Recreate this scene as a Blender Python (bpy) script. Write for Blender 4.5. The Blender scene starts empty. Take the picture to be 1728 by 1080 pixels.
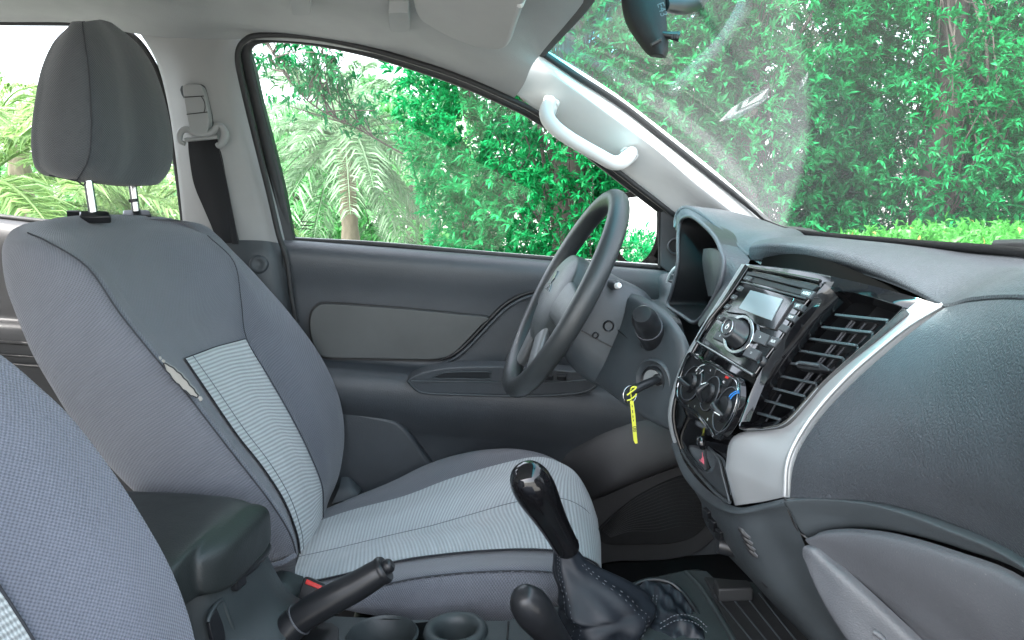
import bpy, bmesh, math, random
import numpy as np
from mathutils import Vector, Matrix

rnd = random.Random(7)
rng = np.random.default_rng(11)
scene = bpy.context.scene
col = scene.collection
R = math.radians

# ------------------------------------------------------------------ camera
F = 1300.0
CAM = np.array([0.0, -0.9, 1.42])
YAW, PIT, ROLL = R(4.5), R(8.6), R(-1.5)
cf = np.array([math.sin(YAW) * math.cos(PIT), math.cos(YAW) * math.cos(PIT), -math.sin(PIT)])
_r0 = np.array([math.cos(YAW), -math.sin(YAW), 0.0])
_u0 = np.cross(_r0, cf)
cr_ = _r0 * math.cos(ROLL) + _u0 * math.sin(ROLL)
cu = _u0 * math.cos(ROLL) - _r0 * math.sin(ROLL)
cam_d = bpy.data.cameras.new('camera')
cam_d.sensor_width = 36.0
cam_d.lens = 36.0 * F / 1728.0
cam_d.clip_start = 0.02
cam_d.clip_end = 3000.0
cam = bpy.data.objects.new('camera', cam_d)
col.objects.link(cam)
m = Matrix.Identity(4)
for i in range(3):
    m[i][0], m[i][1], m[i][2], m[i][3] = cr_[i], cu[i], -cf[i], CAM[i]
cam.matrix_world = m
scene.camera = cam

# ------------------------------------------------------------------ world, sun, exposure
SUN_EL, SUN_AZ = 57.0, 148.0      # azimuth from +X (car forward) towards -Y (passenger side)
world = bpy.data.worlds.new('World')
scene.world = world
world.use_nodes = True
wn = world.node_tree.nodes
wl = world.node_tree.links
sky = wn.new('ShaderNodeTexSky')
sky.sky_type = 'NISHITA'
sky.sun_disc = False
sky.sun_elevation = R(SUN_EL)
sky.sun_rotation = R(90 + SUN_AZ)
sky.air_density = 1.0
sky.dust_density = 3.5
sky.ozone_density = 0.6
bg = wn['Background']
bg.inputs['Strength'].default_value = 0.15
hs = wn.new('ShaderNodeHueSaturation')          # thin high cloud: the sky is nearly white
hs.inputs['Saturation'].default_value = 0.42
wl.new(sky.outputs[0], hs.inputs['Color'])
wl.new(hs.outputs[0], bg.inputs[0])
sun_d = bpy.data.lights.new('sun', 'SUN')
sun_d.energy = 1.8
sun_d.angle = R(10)
sun_d.color = (1.0, 0.975, 0.94)
sun = bpy.data.objects.new('sun', sun_d)
col.objects.link(sun)
sd = Vector((math.cos(R(SUN_EL)) * math.cos(R(SUN_AZ)), -math.cos(R(SUN_EL)) * math.sin(R(SUN_AZ)), math.sin(R(SUN_EL))))
sun.rotation_euler = sd.to_track_quat('Z', 'Y').to_euler()
sun.location = (6, -4, 9)
vs = scene.view_settings
vs.view_transform = 'Standard'
vs.look = 'None'
vs.gamma = 1.0
vs.exposure = 3.2
vs.use_curve_mapping = False
scene.render.engine = 'CYCLES'
scene.cycles.use_denoising = True
scene.cycles.max_bounces = 10
scene.cycles.diffuse_bounces = 5
scene.cycles.glossy_bounces = 4
scene.cycles.transmission_bounces = 4
scene.cycles.transparent_max_bounces = 12
scene.cycles.caustics_reflective = False
scene.cycles.caustics_refractive = False

# ------------------------------------------------------------------ geometry helpers
def ray(u, v):
    return F * cf + (u - 864) * cr_ - (v - 540) * cu
def A(u, v, Y):
    k = ray(u, v)
    return CAM + k * ((Y - CAM[1]) / k[1])
def AX(u, v, X):
    k = ray(u, v)
    return CAM + k * ((X - CAM[0]) / k[0])
def AZ(u, v, Z):
    k = ray(u, v)
    return CAM + k * ((Z - CAM[2]) / k[2])
def pts(L):
    return np.array([A(*p) for p in L])
class Plane:
    def __init__(s, a, b, c):
        a, b, c = [np.array(A(*p)) if not isinstance(p, np.ndarray) else p for p in (a, b, c)]
        s.o = a
        n = np.cross(b - a, c - a)
        n /= np.linalg.norm(n)
        if n @ (CAM - a) < 0: n = -n
        s.n = n
        t = np.array([0, 0, 1.0]); t = t - (t @ n) * n; t /= np.linalg.norm(t)
        s.up = t
        s.right = np.cross(t, n)
    def at(s, u, v, h=0.0):
        k = ray(u, v)
        return CAM + k * (((s.o + s.n * h - CAM) @ s.n) / (k @ s.n))
    def L(s, P, h=0.0):
        return np.array([s.at(u, v, h) for u, v in P])
def unit(v):
    v = np.array(v, float)
    return v / np.linalg.norm(v)
def cr(P, n=6, closed=False):
    P = np.array(P, float)
    K = len(P)
    if closed:
        idx = lambda i: P[i % K]; segs = K
    else:
        def idx(i):
            if i < 0: return 2 * P[0] - P[1]
            if i >= K: return 2 * P[-1] - P[-2]
            return P[i]
        segs = K - 1
    out = []
    for i in range(segs):
        p0, p1, p2, p3 = idx(i - 1), idx(i), idx(i + 1), idx(i + 2)
        for j in range(n):
            t = j / n
            out.append(0.5 * ((2 * p1) + (-p0 + p2) * t + (2 * p0 - 5 * p1 + 4 * p2 - p3) * t * t + (-p0 + 3 * p1 - 3 * p2 + p3) * t ** 3))
    if not closed: out.append(P[-1])
    return np.array(out)
def resample(P, n, closed=False):
    P = np.array(P, float)
    if closed: P = np.vstack([P, P[:1]])
    s = np.r_[0, np.cumsum(np.linalg.norm(np.diff(P, axis=0), axis=1))]
    t = np.linspace(0, s[-1], n + 1)[:-1] if closed else np.linspace(0, s[-1], n)
    return np.stack([np.interp(t, s, P[:, k]) for k in range(3)], 1)
LOC = {}
def rootloc(p):
    while p is not None and p.parent is not None: p = p.parent
    return LOC.get(p.name, np.zeros(3)) if p is not None else np.zeros(3)
def link(name, me, mat, parent=None, sharp=None):
    o = bpy.data.objects.new(name, me)
    col.objects.link(o)
    if mat is not None:
        for mm in (mat if isinstance(mat, (list, tuple)) else [mat]): me.materials.append(mm)
    if parent is not None: o.parent = parent
    return o
def mesh(name, V, faces, mat, parent=None, uv=None, sharp=40, flat=False, recalc=False, bevel=0, bseg=2, mi=None, tri=False):
    V = np.array(V, float) - rootloc(parent)
    me = bpy.data.meshes.new(name)
    me.from_pydata(V.tolist(), [], [tuple(int(i) for i in f) for f in faces])
    if uv is not None:
        l = me.uv_layers.new(name='UVMap')
        li = np.zeros(len(me.loops), int); me.loops.foreach_get('vertex_index', li)
        l.data.foreach_set('uv', np.array(uv)[li].astype(np.float32).ravel())
    if mi is not None: me.polygons.foreach_set('material_index', np.array(mi, int))
    if recalc or bevel:
        bm = bmesh.new(); bm.from_mesh(me)
        bmesh.ops.recalc_face_normals(bm, faces=bm.faces)
        bm.to_mesh(me); bm.free()
    if not flat:
        me.shade_smooth()
        if sharp: me.set_sharp_from_angle(angle=R(sharp))
    me.update()
    o = link(name, me, mat, parent)
    if bevel:
        b = o.modifiers.new('bevel', 'BEVEL')
        b.width = bevel; b.segments = bseg; b.limit_method = 'ANGLE'; b.angle_limit = R(35)
        b.harden_normals = False
    return o
def surf(name, rows, mat, parent=None, nu=5, nv=5, closed=False, back=None, cap=False, sharp=50, dense=None, off=None):
    """smooth sheet through a grid of points; closed: each row is a loop; back: vector of a second skin that gives it thickness"""
    rows = [cr(r, nu, closed) for r in rows]
    G = np.stack(rows, 0)                       # R,K,3
    G = np.stack([cr(G[:, k], nv) for k in range(G.shape[1])], 1)
    if dense is not None: G = dense(G)
    if off is not None: G = G + np.array(off)
    Rn, K = G.shape[:2]
    du = np.linalg.norm(np.diff(G, axis=1), axis=2).mean(0)
    dv = np.linalg.norm(np.diff(G, axis=0), axis=2).mean(1)
    U = np.r_[0, np.cumsum(du)]; W = np.r_[0, np.cumsum(dv)]
    # local scale so that stripes keep their width where the sheet narrows
    uv = np.stack([np.broadcast_to(U[None, :], (Rn, K)), np.broadcast_to(W[:, None], (Rn, K))], -1).reshape(-1, 2)
    V = G.reshape(-1, 3)
    fs = []
    KK = K if closed else K - 1
    for i in range(Rn - 1):
        for j in range(KK):
            j2 = (j + 1) % K
            fs.append((i * K + j, i * K + j2, (i + 1) * K + j2, (i + 1) * K + j))
    if cap and closed:
        if cap != 'end': fs.append(tuple(range(K - 1, -1, -1)))
        fs.append(tuple((Rn - 1) * K + j for j in range(K)))
    if back is not None:
        n0 = len(V)
        V = np.vstack([V, V + np.array(back)])
        uv = np.vstack([uv, uv])
        fs2 = [tuple(n0 + i for i in f[::-1]) for f in fs]
        b = []
        for j in range(K - 1):
            b += [(j, n0 + j, n0 + j + 1, j + 1), ((Rn - 1) * K + j, (Rn - 1) * K + j + 1, n0 + (Rn - 1) * K + j + 1, n0 + (Rn - 1) * K + j)]
        for i in range(Rn - 1):
            b += [(i * K, (i + 1) * K, n0 + (i + 1) * K, n0 + i * K), (i * K + K - 1, n0 + i * K + K - 1, n0 + (i + 1) * K + K - 1, (i + 1) * K + K - 1)]
        fs += fs2 + b
    return mesh(name, V, fs, mat, parent, uv, sharp, recalc=(back is not None or cap))
def plate(name, out, n, th, mat, parent=None, bevel=0.001, smooth=0, closed=True, bseg=2):
    """solid of constant thickness: front outline `out` (3-D points), body going th along -n"""
    P = cr(out, smooth, True) if smooth else np.array(out, float)
    n = np.array(n, float)
    K = len(P)
    V = np.vstack([P, P - n * th])
    fs = [tuple(range(K)), tuple(range(2 * K - 1, K - 1, -1))]
    fs += [(i, i + K, (i + 1) % K + K, (i + 1) % K) for i in range(K)]
    return mesh(name, V, fs, mat, parent, sharp=35, bevel=bevel, bseg=bseg, recalc=True)
def ring(name, outer, inner, n, th, mat, parent=None, N=64, bevel=0.0008, smooth=4):
    o = resample(cr(outer, smooth, True) if smooth else outer, N, True)
    i_ = resample(cr(inner, smooth, True) if smooth else inner, N, True)
    k = np.argmin(np.linalg.norm(i_ - o[0], axis=1)); i_ = np.roll(i_, -k, 0)
    n = np.array(n) * th
    V = np.vstack([o, i_, i_ - n, o - n])
    fs = []
    for a in range(N):
        b = (a + 1) % N
        for q in range(4):
            q2 = (q + 1) % 4
            fs.append((q * N + a, q * N + b, q2 * N + b, q2 * N + a))
    return mesh(name, V, fs, mat, parent, sharp=35, bevel=bevel, recalc=True)
def frames(P, closed=False):
    T = np.gradient(P, axis=0) if not closed else np.roll(P, -1, 0) - np.roll(P, 1, 0)
    T /= np.linalg.norm(T, axis=1)[:, None] + 1e-12
    a = np.array([0, 0, 1.0]) if abs(T[0][2]) < 0.9 else np.array([1.0, 0, 0])
    n = unit(np.cross(T[0], a)); N = [n]
    for i in range(1, len(P)):
        n = n - (n @ T[i]) * T[i]; n = unit(n); N.append(n)
    N = np.array(N)
    return T, N, np.cross(T, N)
def tube(name, P, r, mat, parent=None, n=10, seg=6, closed=False, smooth=True, cap=True, flat=None, sharp=60):
    """round bar through points; r one radius or one per point; flat=(direction, factor) squashes the section along that direction"""
    P = np.array(P, float)
    rr = np.array(r, float) if np.ndim(r) else np.full(len(P), float(r))
    if smooth:
        Q = cr(np.c_[P, rr], seg, closed); P, rr = Q[:, :3], Q[:, 3]
    T, N, B = frames(P, closed)
    th = np.linspace(0, 2 * np.pi, n, endpoint=False)
    D = np.cos(th)[None, :, None] * N[:, None] + np.sin(th)[None, :, None] * B[:, None]
    if flat is not None:
        fd = unit(flat[0]); k = flat[1]
        D = D - (1 - k) * (D @ fd)[..., None] * fd
    V = (P[:, None] + rr[:, None, None] * D)
    L = len(P)
    s = np.r_[0, np.cumsum(np.linalg.norm(np.diff(P, axis=0), axis=1))]
    uv = np.stack([np.broadcast_to(th[None] * rr.mean(), (L, n)), np.broadcast_to(s[:, None], (L, n))], -1).reshape(-1, 2)
    fs = []
    for i in range(L if closed else L - 1):
        i2 = (i + 1) % L
        for j in range(n):
            j2 = (j + 1) % n
            fs.append((i * n + j, i * n + j2, i2 * n + j2, i2 * n + j))
    if cap and not closed:
        fs.append(tuple(range(n - 1, -1, -1))); fs.append(tuple((L - 1) * n + j for j in range(n)))
    return mesh(name, V.reshape(-1, 3), fs, mat, parent, uv, sharp)
def lathe(name, prof, o, axis, mat, parent=None, n=32, smooth=0, sharp=40, squash=None, open0=False):
    """prof: (radius, height along axis)"""
    o = np.array(o, float); ax = unit(axis)
    a = np.array([0, 0, 1.0]) if abs(ax[2]) < 0.9 else np.array([1.0, 0, 0])
    x = unit(np.cross(ax, a)); y = np.cross(ax, x)
    if smooth:
        prof = cr(np.array([(p[0], p[1], 0) for p in prof]), smooth)[:, :2]
    th = np.linspace(0, 2 * np.pi, n, endpoint=False)
    V = []; fs = []
    for r_, h in prof:
        for t in th:
            d = x * math.cos(t) + y * math.sin(t)
            if squash is not None: d = d - (1 - squash[1]) * (d @ squash[0]) * squash[0]
            V.append(o + ax * h + d * max(r_, 1e-5))
    for i in range(len(prof) - 1):
        for j in range(n):
            j2 = (j + 1) % n
            fs.append((i * n + j, i * n + j2, (i + 1) * n + j2, (i + 1) * n + j))
    if not open0: fs.append(tuple(range(n - 1, -1, -1)))
    fs.append(tuple((len(prof) - 1) * n + j for j in range(n)))
    return mesh(name, V, fs, mat, parent, sharp=sharp, recalc=True)
def box(name, c, ax, dims, mat, parent=None, bevel=0.002, bseg=2):
    c = np.array(c, float); X, Y, Z = [unit(a) for a in ax]
    d = np.array(dims) / 2
    V = [c + X * sx * d[0] + Y * sy * d[1] + Z * sz * d[2] for sx in (-1, 1) for sy in (-1, 1) for sz in (-1, 1)]
    fs = [(0, 1, 3, 2), (4, 6, 7, 5), (0, 4, 5, 1), (2, 3, 7, 6), (0, 2, 6, 4), (1, 5, 7, 3)]
    return mesh(name, V, fs, mat, parent, bevel=bevel, bseg=bseg, recalc=True)
def text(name, body, o, xd, yd, size, mat, parent=None, th=0.0001):
    c = bpy.data.curves.new(name, 'FONT'); c.body = body; c.size = size; c.extrude = th
    c.align_x = 'CENTER'; c.align_y = 'CENTER'; c.resolution_u = 3
    tmp = bpy.data.objects.new(name + '_curve', c)
    me = bpy.data.meshes.new_from_object(tmp); me.name = name
    bpy.data.objects.remove(tmp); bpy.data.curves.remove(c)
    me.materials.clear(); me.materials.append(mat)
    ob = bpy.data.objects.new(name, me); col.objects.link(ob)
    X = unit(xd); Y = unit(np.array(yd) - (np.array(yd) @ X) * X); Z = np.cross(X, Y)
    ob.parent = parent
    o = np.array(o) - rootloc(parent)
    mm = Matrix.Identity(4)
    for i in range(3): mm[i][0], mm[i][1], mm[i][2], mm[i][3] = X[i], Y[i], Z[i], o[i]
    ob.matrix_local = mm
    return ob
def thing(name, label, cat, loc, group=None):
    o = bpy.data.objects.new(name, None); col.objects.link(o)
    o.empty_display_size = 0.05
    o.location = [float(x) for x in loc]
    LOC[o.name] = np.array(loc, float)
    o['label'] = label; o['category'] = cat
    if group: o['group'] = group
    return o
def tag(o, label, cat, group=None):
    o['label'] = label; o['category'] = cat
    if group: o['group'] = group
    return o
def struct(o):
    o['kind'] = 'structure'; return o

# ------------------------------------------------------------------ materials
class NT:
    def __init__(s, name):
        s.m = bpy.data.materials.new(name); s.m.use_nodes = True
        s.t = s.m.node_tree; s.p = s.t.nodes['Principled BSDF']; s.out = s.t.nodes['Material Output']
    def n(s, kind, **kw):
        x = s.t.nodes.new(kind)
        for k, v in kw.items():
            if k.startswith('i_'): x.inputs[k[2:].replace('_', ' ')].default_value = v
            else: setattr(x, k, v)
        return x
    def l(s, a, b): s.t.links.new(a, b)
    def math(s, op, a, b=None):
        x = s.t.nodes.new('ShaderNodeMath'); x.operation = op
        for i, q in enumerate((a, b)):
            if q is None: continue
            if isinstance(q, (int, float)): x.inputs[i].default_value = q
            else: s.l(q, x.inputs[i])
        return x.outputs[0]
    def mix(s, f, a, b):
        x = s.t.nodes.new('ShaderNodeMix'); x.data_type = 'RGBA'
        for i, q in ((0, f), (6, a), (7, b)):
            if isinstance(q, (int, float)): x.inputs[i].default_value = q
            elif isinstance(q, tuple): x.inputs[i].default_value = (*q, 1) if len(q) == 3 else q
            else: s.l(q, x.inputs[i])
        return x.outputs[2]
    def coord(s, kind='Object', scale=1.0):
        c = s.n('ShaderNodeTexCoord')
        if scale == 1.0: return c.outputs[kind]
        mp = s.n('ShaderNodeMapping'); mp.inputs['Scale'].default_value = scale if isinstance(scale, tuple) else (scale,) * 3
        s.l(c.outputs[kind], mp.inputs[0]); return mp.outputs[0]
    def noise(s, scale, detail=3, vec=None, rough=0.55):
        x = s.n('ShaderNodeTexNoise'); x.inputs['Scale'].default_value = scale
        x.inputs['Detail'].default_value = detail; x.inputs['Roughness'].default_value = rough
        s.l(vec if vec is not None else s.coord('Object'), x.inputs['Vector']); return x.outputs[0]
    def ramp(s, f, a, b, ca, cb):
        x = s.n('ShaderNodeValToRGB')
        x.color_ramp.elements[0].position = a; x.color_ramp.elements[1].position = b
        x.color_ramp.elements[0].color = (*ca, 1); x.color_ramp.elements[1].color = (*cb, 1)
        s.l(f, x.inputs[0]); return x.outputs[0]
    def bump(s, h, strength, dist):
        x = s.n('ShaderNodeBump'); x.inputs['Strength'].default_value = strength; x.inputs['Distance'].default_value = dist
        s.l(h, x.inputs['Height']); s.l(x.outputs[0], s.p.inputs['Normal'])
    def set(s, **kw):
        for k, v in kw.items():
            i = s.p.inputs[k.replace('_', ' ')]
            if hasattr(v, 'node'): s.l(v, i)
            else: i.default_value = (*v, 1) if isinstance(v, tuple) and len(v) == 3 else v
def plastic(name, c, rough=0.5, grain=0.0, gscale=1500, leather=0.0, lscale=330, vary=0.12, spec=0.5, metal=0.0, coat=0.0, dust=0.0):
    t = NT(name)
    n1 = t.noise(9, 4)
    c2 = tuple(x * (1 - vary) for x in c); c3 = tuple(min(1, x * (1 + vary)) for x in c)
    base = t.ramp(n1, 0.3, 0.7, c2, c3)
    n2 = t.noise(60, 5)
    if dust:
        f = t.math('MULTIPLY', t.math('GREATER_THAN', t.noise(420, 2), 0.72), dust)
        base = t.mix(f, base, (0.35, 0.34, 0.32))
    t.set(Base_Color=base, Metallic=metal, Specular_IOR_Level=spec)
    rr = t.n('ShaderNodeMapRange'); rr.inputs[3].default_value = max(0.02, rough - 0.06); rr.inputs[4].default_value = min(1, rough + 0.08)
    t.l(n2, rr.inputs[0]); t.l(rr.outputs[0], t.p.inputs['Roughness'])
    if coat: t.set(Coat_Weight=coat, Coat_Roughness=0.04)
    if leather:
        v = t.n('ShaderNodeTexVoronoi'); v.feature = 'SMOOTH_F1'; v.inputs['Scale'].default_value = lscale
        v.inputs['Smoothness'].default_value = 0.35
        w = t.n('ShaderNodeTexNoise'); w.inputs['Scale'].default_value = lscale * 0.6; w.inputs['Detail'].default_value = 1
        co = t.coord('Object'); t.l(co, w.inputs['Vector'])
        vm = t.n('ShaderNodeVectorMath'); vm.operation = 'MULTIPLY_ADD'
        t.l(w.outputs[1], vm.inputs[0]); vm.inputs[1].default_value = (0.003,) * 3; t.l(co, vm.inputs[2])
        t.l(vm.outputs[0], v.inputs['Vector'])
        h = t.math('MULTIPLY', v.outputs['Distance'], -1.0)
        t.bump(h, leather, 0.0015)
    elif grain:
        t.bump(t.noise(gscale, 2), grain, 0.0006)
    return t.m
def knit(name, c, pitch=0.0042, strength=0.6, dark=0.55, wear=0.15, ribs=0.0, fuzz=0.3):
    t = NT(name)
    uvn = t.n('ShaderNodeUVMap')
    sp = t.n('ShaderNodeSeparateXYZ'); t.l(uvn.outputs[0], sp.inputs[0])
    k = 2 * math.pi / pitch
    U, Vv = sp.outputs[0], sp.outputs[1]
    a = t.math('SINE', t.math('MULTIPLY', U, k)); b = t.math('SINE', t.math('MULTIPLY', Vv, k * 0.9))
    if ribs:
        b = t.math('SINE', t.math('MULTIPLY', Vv, 2 * math.pi / ribs))
        a = t.math('SINE', t.math('MULTIPLY', U, 2 * math.pi / (ribs * 0.62)))
        h = t.math('ADD', t.math('MULTIPLY', b, 0.68), t.math('MULTIPLY', a, 0.32))
    else:
        h = t.math('MULTIPLY', a, b)
    h01 = t.math('MULTIPLY_ADD', h, 0.5)
    t.t.nodes[-1].inputs[2].default_value = 0.5
    big = t.noise(7, 4)
    fine = t.noise(900, 2)
    c_lo = tuple(x * dark for x in c)
    base = t.ramp(h01, 0.15, 0.75, c_lo, c)
    base = t.mix(t.math('MULTIPLY', t.math('SUBTRACT', big, 0.35), wear * 2.2), base, tuple(min(1, x * 1.7 + 0.02) for x in c))
    base = t.mix(t.math('MULTIPLY', fine, 0.18), base, tuple(x * 0.4 for x in c))
    t.set(Base_Color=base, Roughness=0.95, Specular_IOR_Level=0.15, Sheen_Weight=fuzz, Sheen_Roughness=0.5)
    hh = t.math('ADD', h, t.math('MULTIPLY', fine, 0.7))
    hh = t.math('ADD', hh, t.math('MULTIPLY', t.noise(16, 2), 7.0))      # slack and soft creases in the cloth
    t.bump(hh, strength, 0.0009)
    return t.m
def flatmat(name, c, rough=0.5, metal=0.0, emit=None):
    t = NT(name); t.set(Base_Color=c, Roughness=rough, Metallic=metal)
    return t.m
def glassmat(name, tint=(0.97, 0.99, 0.98), band=None, refl=0.9, dirt=0.0, reflected_veil=None):
    t = NT(name); t.t.nodes.remove(t.p)
    tr = t.n('ShaderNodeBsdfTransparent'); gl = t.n('ShaderNodeBsdfGlossy'); gl.inputs['Roughness'].default_value = 0.0
    geo = t.n('ShaderNodeNewGeometry'); dt = t.n('ShaderNodeVectorMath'); dt.operation = 'DOT_PRODUCT'
    t.l(geo.outputs['Normal'], dt.inputs[0]); t.l(geo.outputs['Incoming'], dt.inputs[1])
    fz = t.math('POWER', t.math('SUBTRACT', 1.0, t.math('ABSOLUTE', dt.outputs['Value'])), 5.0)
    fz = t.math('ADD', t.math('MULTIPLY', fz, 0.92), 0.06)
    mx = t.n('ShaderNodeMixShader')
    if band:
        z0, z1, cb = band
        c = t.n('ShaderNodeTexCoord'); sp = t.n('ShaderNodeSeparateXYZ'); t.l(c.outputs['Object'], sp.inputs[0])
        mr = t.n('ShaderNodeMapRange'); mr.interpolation_type = 'SMOOTHSTEP'
        mr.inputs[1].default_value = z0; mr.inputs[2].default_value = z1; t.l(sp.outputs[2], mr.inputs[0])
        t.l(t.mix(mr.outputs[0], tint, cb), tr.inputs[0])
    else: tr.inputs[0].default_value = (*tint, 1)
    t.l(t.math('MULTIPLY', fz, refl), mx.inputs[0]); t.l(tr.outputs[0], mx.inputs[1]); t.l(gl.outputs[0], mx.inputs[2])
    last = mx.outputs[0]
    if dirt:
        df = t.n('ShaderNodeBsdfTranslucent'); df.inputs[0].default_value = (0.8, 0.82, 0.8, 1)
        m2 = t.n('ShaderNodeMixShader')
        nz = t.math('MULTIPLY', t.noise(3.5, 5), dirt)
        if reflected_veil:                              # pale reflection of pillar and dash, painted into the glass as a veil
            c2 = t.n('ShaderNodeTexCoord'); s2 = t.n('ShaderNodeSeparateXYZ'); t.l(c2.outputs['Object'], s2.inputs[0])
            e = t.math('ADD', s2.outputs[1], t.math('MULTIPLY', s2.outputs[2], reflected_veil[2]))
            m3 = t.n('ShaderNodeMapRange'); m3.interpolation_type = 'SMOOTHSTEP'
            m3.inputs[1].default_value = reflected_veil[0]; m3.inputs[2].default_value = reflected_veil[1]; t.l(e, m3.inputs[0])
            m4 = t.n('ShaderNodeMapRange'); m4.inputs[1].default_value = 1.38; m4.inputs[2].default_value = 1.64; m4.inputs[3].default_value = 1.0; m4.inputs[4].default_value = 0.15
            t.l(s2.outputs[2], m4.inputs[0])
            nz = t.math('ADD', nz, t.math('MULTIPLY', t.math('MULTIPLY', m3.outputs[0], m4.outputs[0]), t.math('ADD', t.math('MULTIPLY', t.noise(9, 5), reflected_veil[3]), reflected_veil[3] * .5)))
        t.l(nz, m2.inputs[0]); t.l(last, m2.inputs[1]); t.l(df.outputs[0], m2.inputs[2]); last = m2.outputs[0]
    t.l(last, t.out.inputs[0])
    return t.m
def leafmat(name, c1, c2, trans=0.45, gloss=0.35, dead=None):
    t = NT(name)
    g = t.n('ShaderNodeNewGeometry')
    base = t.ramp(g.outputs['Random Per Island'], 0.1, 0.9, c1, c2)
    if dead:
        base = t.mix(t.math('GREATER_THAN', g.outputs['Random Per Island'], 0.985), base, dead)
    t.set(Base_Color=base, Roughness=0.42, Specular_IOR_Level=gloss)
    tl = t.n('ShaderNodeBsdfTranslucent')
    t.l(t.mix(0.35, base, tuple(min(1, x * 1.6) for x in c2)), tl.inputs[0])
    mx = t.n('ShaderNodeMixShader'); mx.inputs[0].default_value = trans
    t.l(t.p.outputs[0], mx.inputs[1]); t.l(tl.outputs[0], mx.inputs[2]); t.l(mx.outputs[0], t.out.inputs[0])
    return t.m
def barkmat(name, c, scale=14):
    t = NT(name)
    n = t.noise(scale, 6, t.coord('Object', (1, 1, 0.25)))
    t.set(Base_Color=t.ramp(n, 0.3, 0.7, tuple(x * 0.5 for x in c), c), Roughness=0.9)
    t.bump(n, 0.8, 0.02)
    return t.m

M = {}
M['fab'] = knit('seat_fabric', (0.150, 0.161, 0.186), 0.0038, 0.5, 0.62, 0.12)
M['fab_head'] = knit('headrest_fabric', (0.075, 0.082, 0.09), 0.0034, 0.4, 0.7, 0.08)
M['fab_near'] = knit('near_seat_fabric', (0.170, 0.187, 0.230), 0.0040, 0.6, 0.55, 0.1)
M['rib'] = knit('ribbed_seat_fabric', (0.54, 0.58, 0.585), 0.006, 0.7, 0.48, 0.06, ribs=0.0066)
M['rib2'] = knit('ribbed_cushion_fabric', (0.46, 0.51, 0.535), 0.006, 0.5, 0.62, 0.06, ribs=0.0062)
M['soft_thread'] = flatmat('soft_seam_thread', (0.12, 0.13, 0.14), 0.9)
M['thread'] = flatmat('seam_thread', (0.03, 0.032, 0.038), 0.9)
M['lthread'] = flatmat('light_stitching', (0.1, 0.11, 0.125), 0.8)
M['foam'] = knit('bare_foam', (0.36, 0.36, 0.335), 0.003, 0.8, 0.5, 0.3)
M['dash'] = plastic('dash_plastic', (0.038, 0.043, 0.050), 0.40, leather=0.42, lscale=470, vary=0.14, dust=0.18, spec=0.38)
M['dashsoft'] = plastic('dash_top_plastic', (0.038, 0.043, 0.050), 0.40, leather=0.3, lscale=600, vary=0.1)
M['fine'] = plastic('fine_grain_plastic', (0.04, 0.048, 0.054), 0.46, grain=0.35, vary=0.12)
M['door'] = plastic('door_plastic', (0.047, 0.053, 0.060), 0.43, leather=0.22, lscale=700, vary=0.12)
M['doorlow'] = plastic('lower_door_plastic', (0.034, 0.034, 0.036), 0.5, grain=0.4, vary=0.12)
M['doorpad'] = plastic('door_pad_leatherette', (0.066, 0.07, 0.069), 0.5, leather=0.1, lscale=800, vary=0.1)
M['console'] = plastic('console_plastic', (0.028, 0.036, 0.038), 0.45, grain=0.4, vary=0.12)
M['armrest'] = plastic('armrest_leatherette', (0.016, 0.02, 0.02), 0.45, leather=0.14, lscale=520, vary=0.1)
M['black'] = plastic('black_plastic', (0.012, 0.012, 0.013), 0.45, grain=0.2)
M['satin'] = plastic('satin_black_plastic', (0.013, 0.014, 0.016), 0.34, vary=0.1, spec=0.4)
M['piano'] = plastic('piano_black', (0.006, 0.006, 0.007), 0.07, vary=0.05, coat=0.3)
M['rubber'] = plastic('rubber_seal', (0.014, 0.015, 0.016), 0.6, grain=0.3)
M['silver'] = plastic('silver_trim_paint', (0.40, 0.42, 0.435), 0.33, vary=0.04, metal=0.55)
M['chrome'] = plastic('chrome_steel', (0.42, 0.43, 0.44), 0.16, vary=0.05, metal=1.0)
M['greylid'] = plastic('grey_glovebox_plastic', (0.07, 0.075, 0.085), 0.52, leather=0.2, lscale=520, vary=0.08, dust=0.25)
M['pillar'] = plastic('light_grey_trim', (0.6, 0.61, 0.605), 0.6, grain=0.3, vary=0.04)
M['pillar2'] = plastic('centre_pillar_grey_trim', (0.27, 0.275, 0.272), 0.6, grain=0.3, vary=0.05)
M['lining'] = plastic('roof_lining_cloth', (0.33, 0.345, 0.345), 0.95, grain=0.8, gscale=700, vary=0.06, spec=0.1)
M['belt'] = knit('belt_webbing', (0.02, 0.02, 0.022), 0.002, 0.4, 0.7, 0.05)
M['carpet'] = plastic('floor_carpet', (0.012, 0.012, 0.013), 0.95, grain=1.0, gscale=500, spec=0.05)
M['mesh'] = plastic('speaker_mesh', (0.01, 0.01, 0.011), 0.8, grain=1.0, gscale=420)
M['leather'] = plastic('boot_leather', (0.011, 0.014, 0.019), 0.46, leather=0.06, lscale=900, vary=0.15, spec=0.3)
M['wheel'] = plastic('wheel_leatherette', (0.03, 0.034, 0.036), 0.36, leather=0.14, lscale=1000, vary=0.12)
M['wheelpad'] = plastic('wheel_pad_plastic', (0.05, 0.058, 0.06), 0.4, grain=0.3)
M['red'] = flatmat('red_plastic', (0.7, 0.03, 0.025), 0.35)
M['pink'] = flatmat('faded_red_print', (0.8, 0.16, 0.22), 0.4)
M['yellow'] = flatmat('yellow_tag_plastic', (0.56, 0.57, 0.045), 0.45)
M['ink'] = flatmat('black_ink', (0.02, 0.02, 0.02), 0.6)
M['white'] = flatmat('white_print', (0.72, 0.74, 0.74), 0.5)
M['blue'] = flatmat('blue_print', (0.04, 0.25, 0.7), 0.4)
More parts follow.
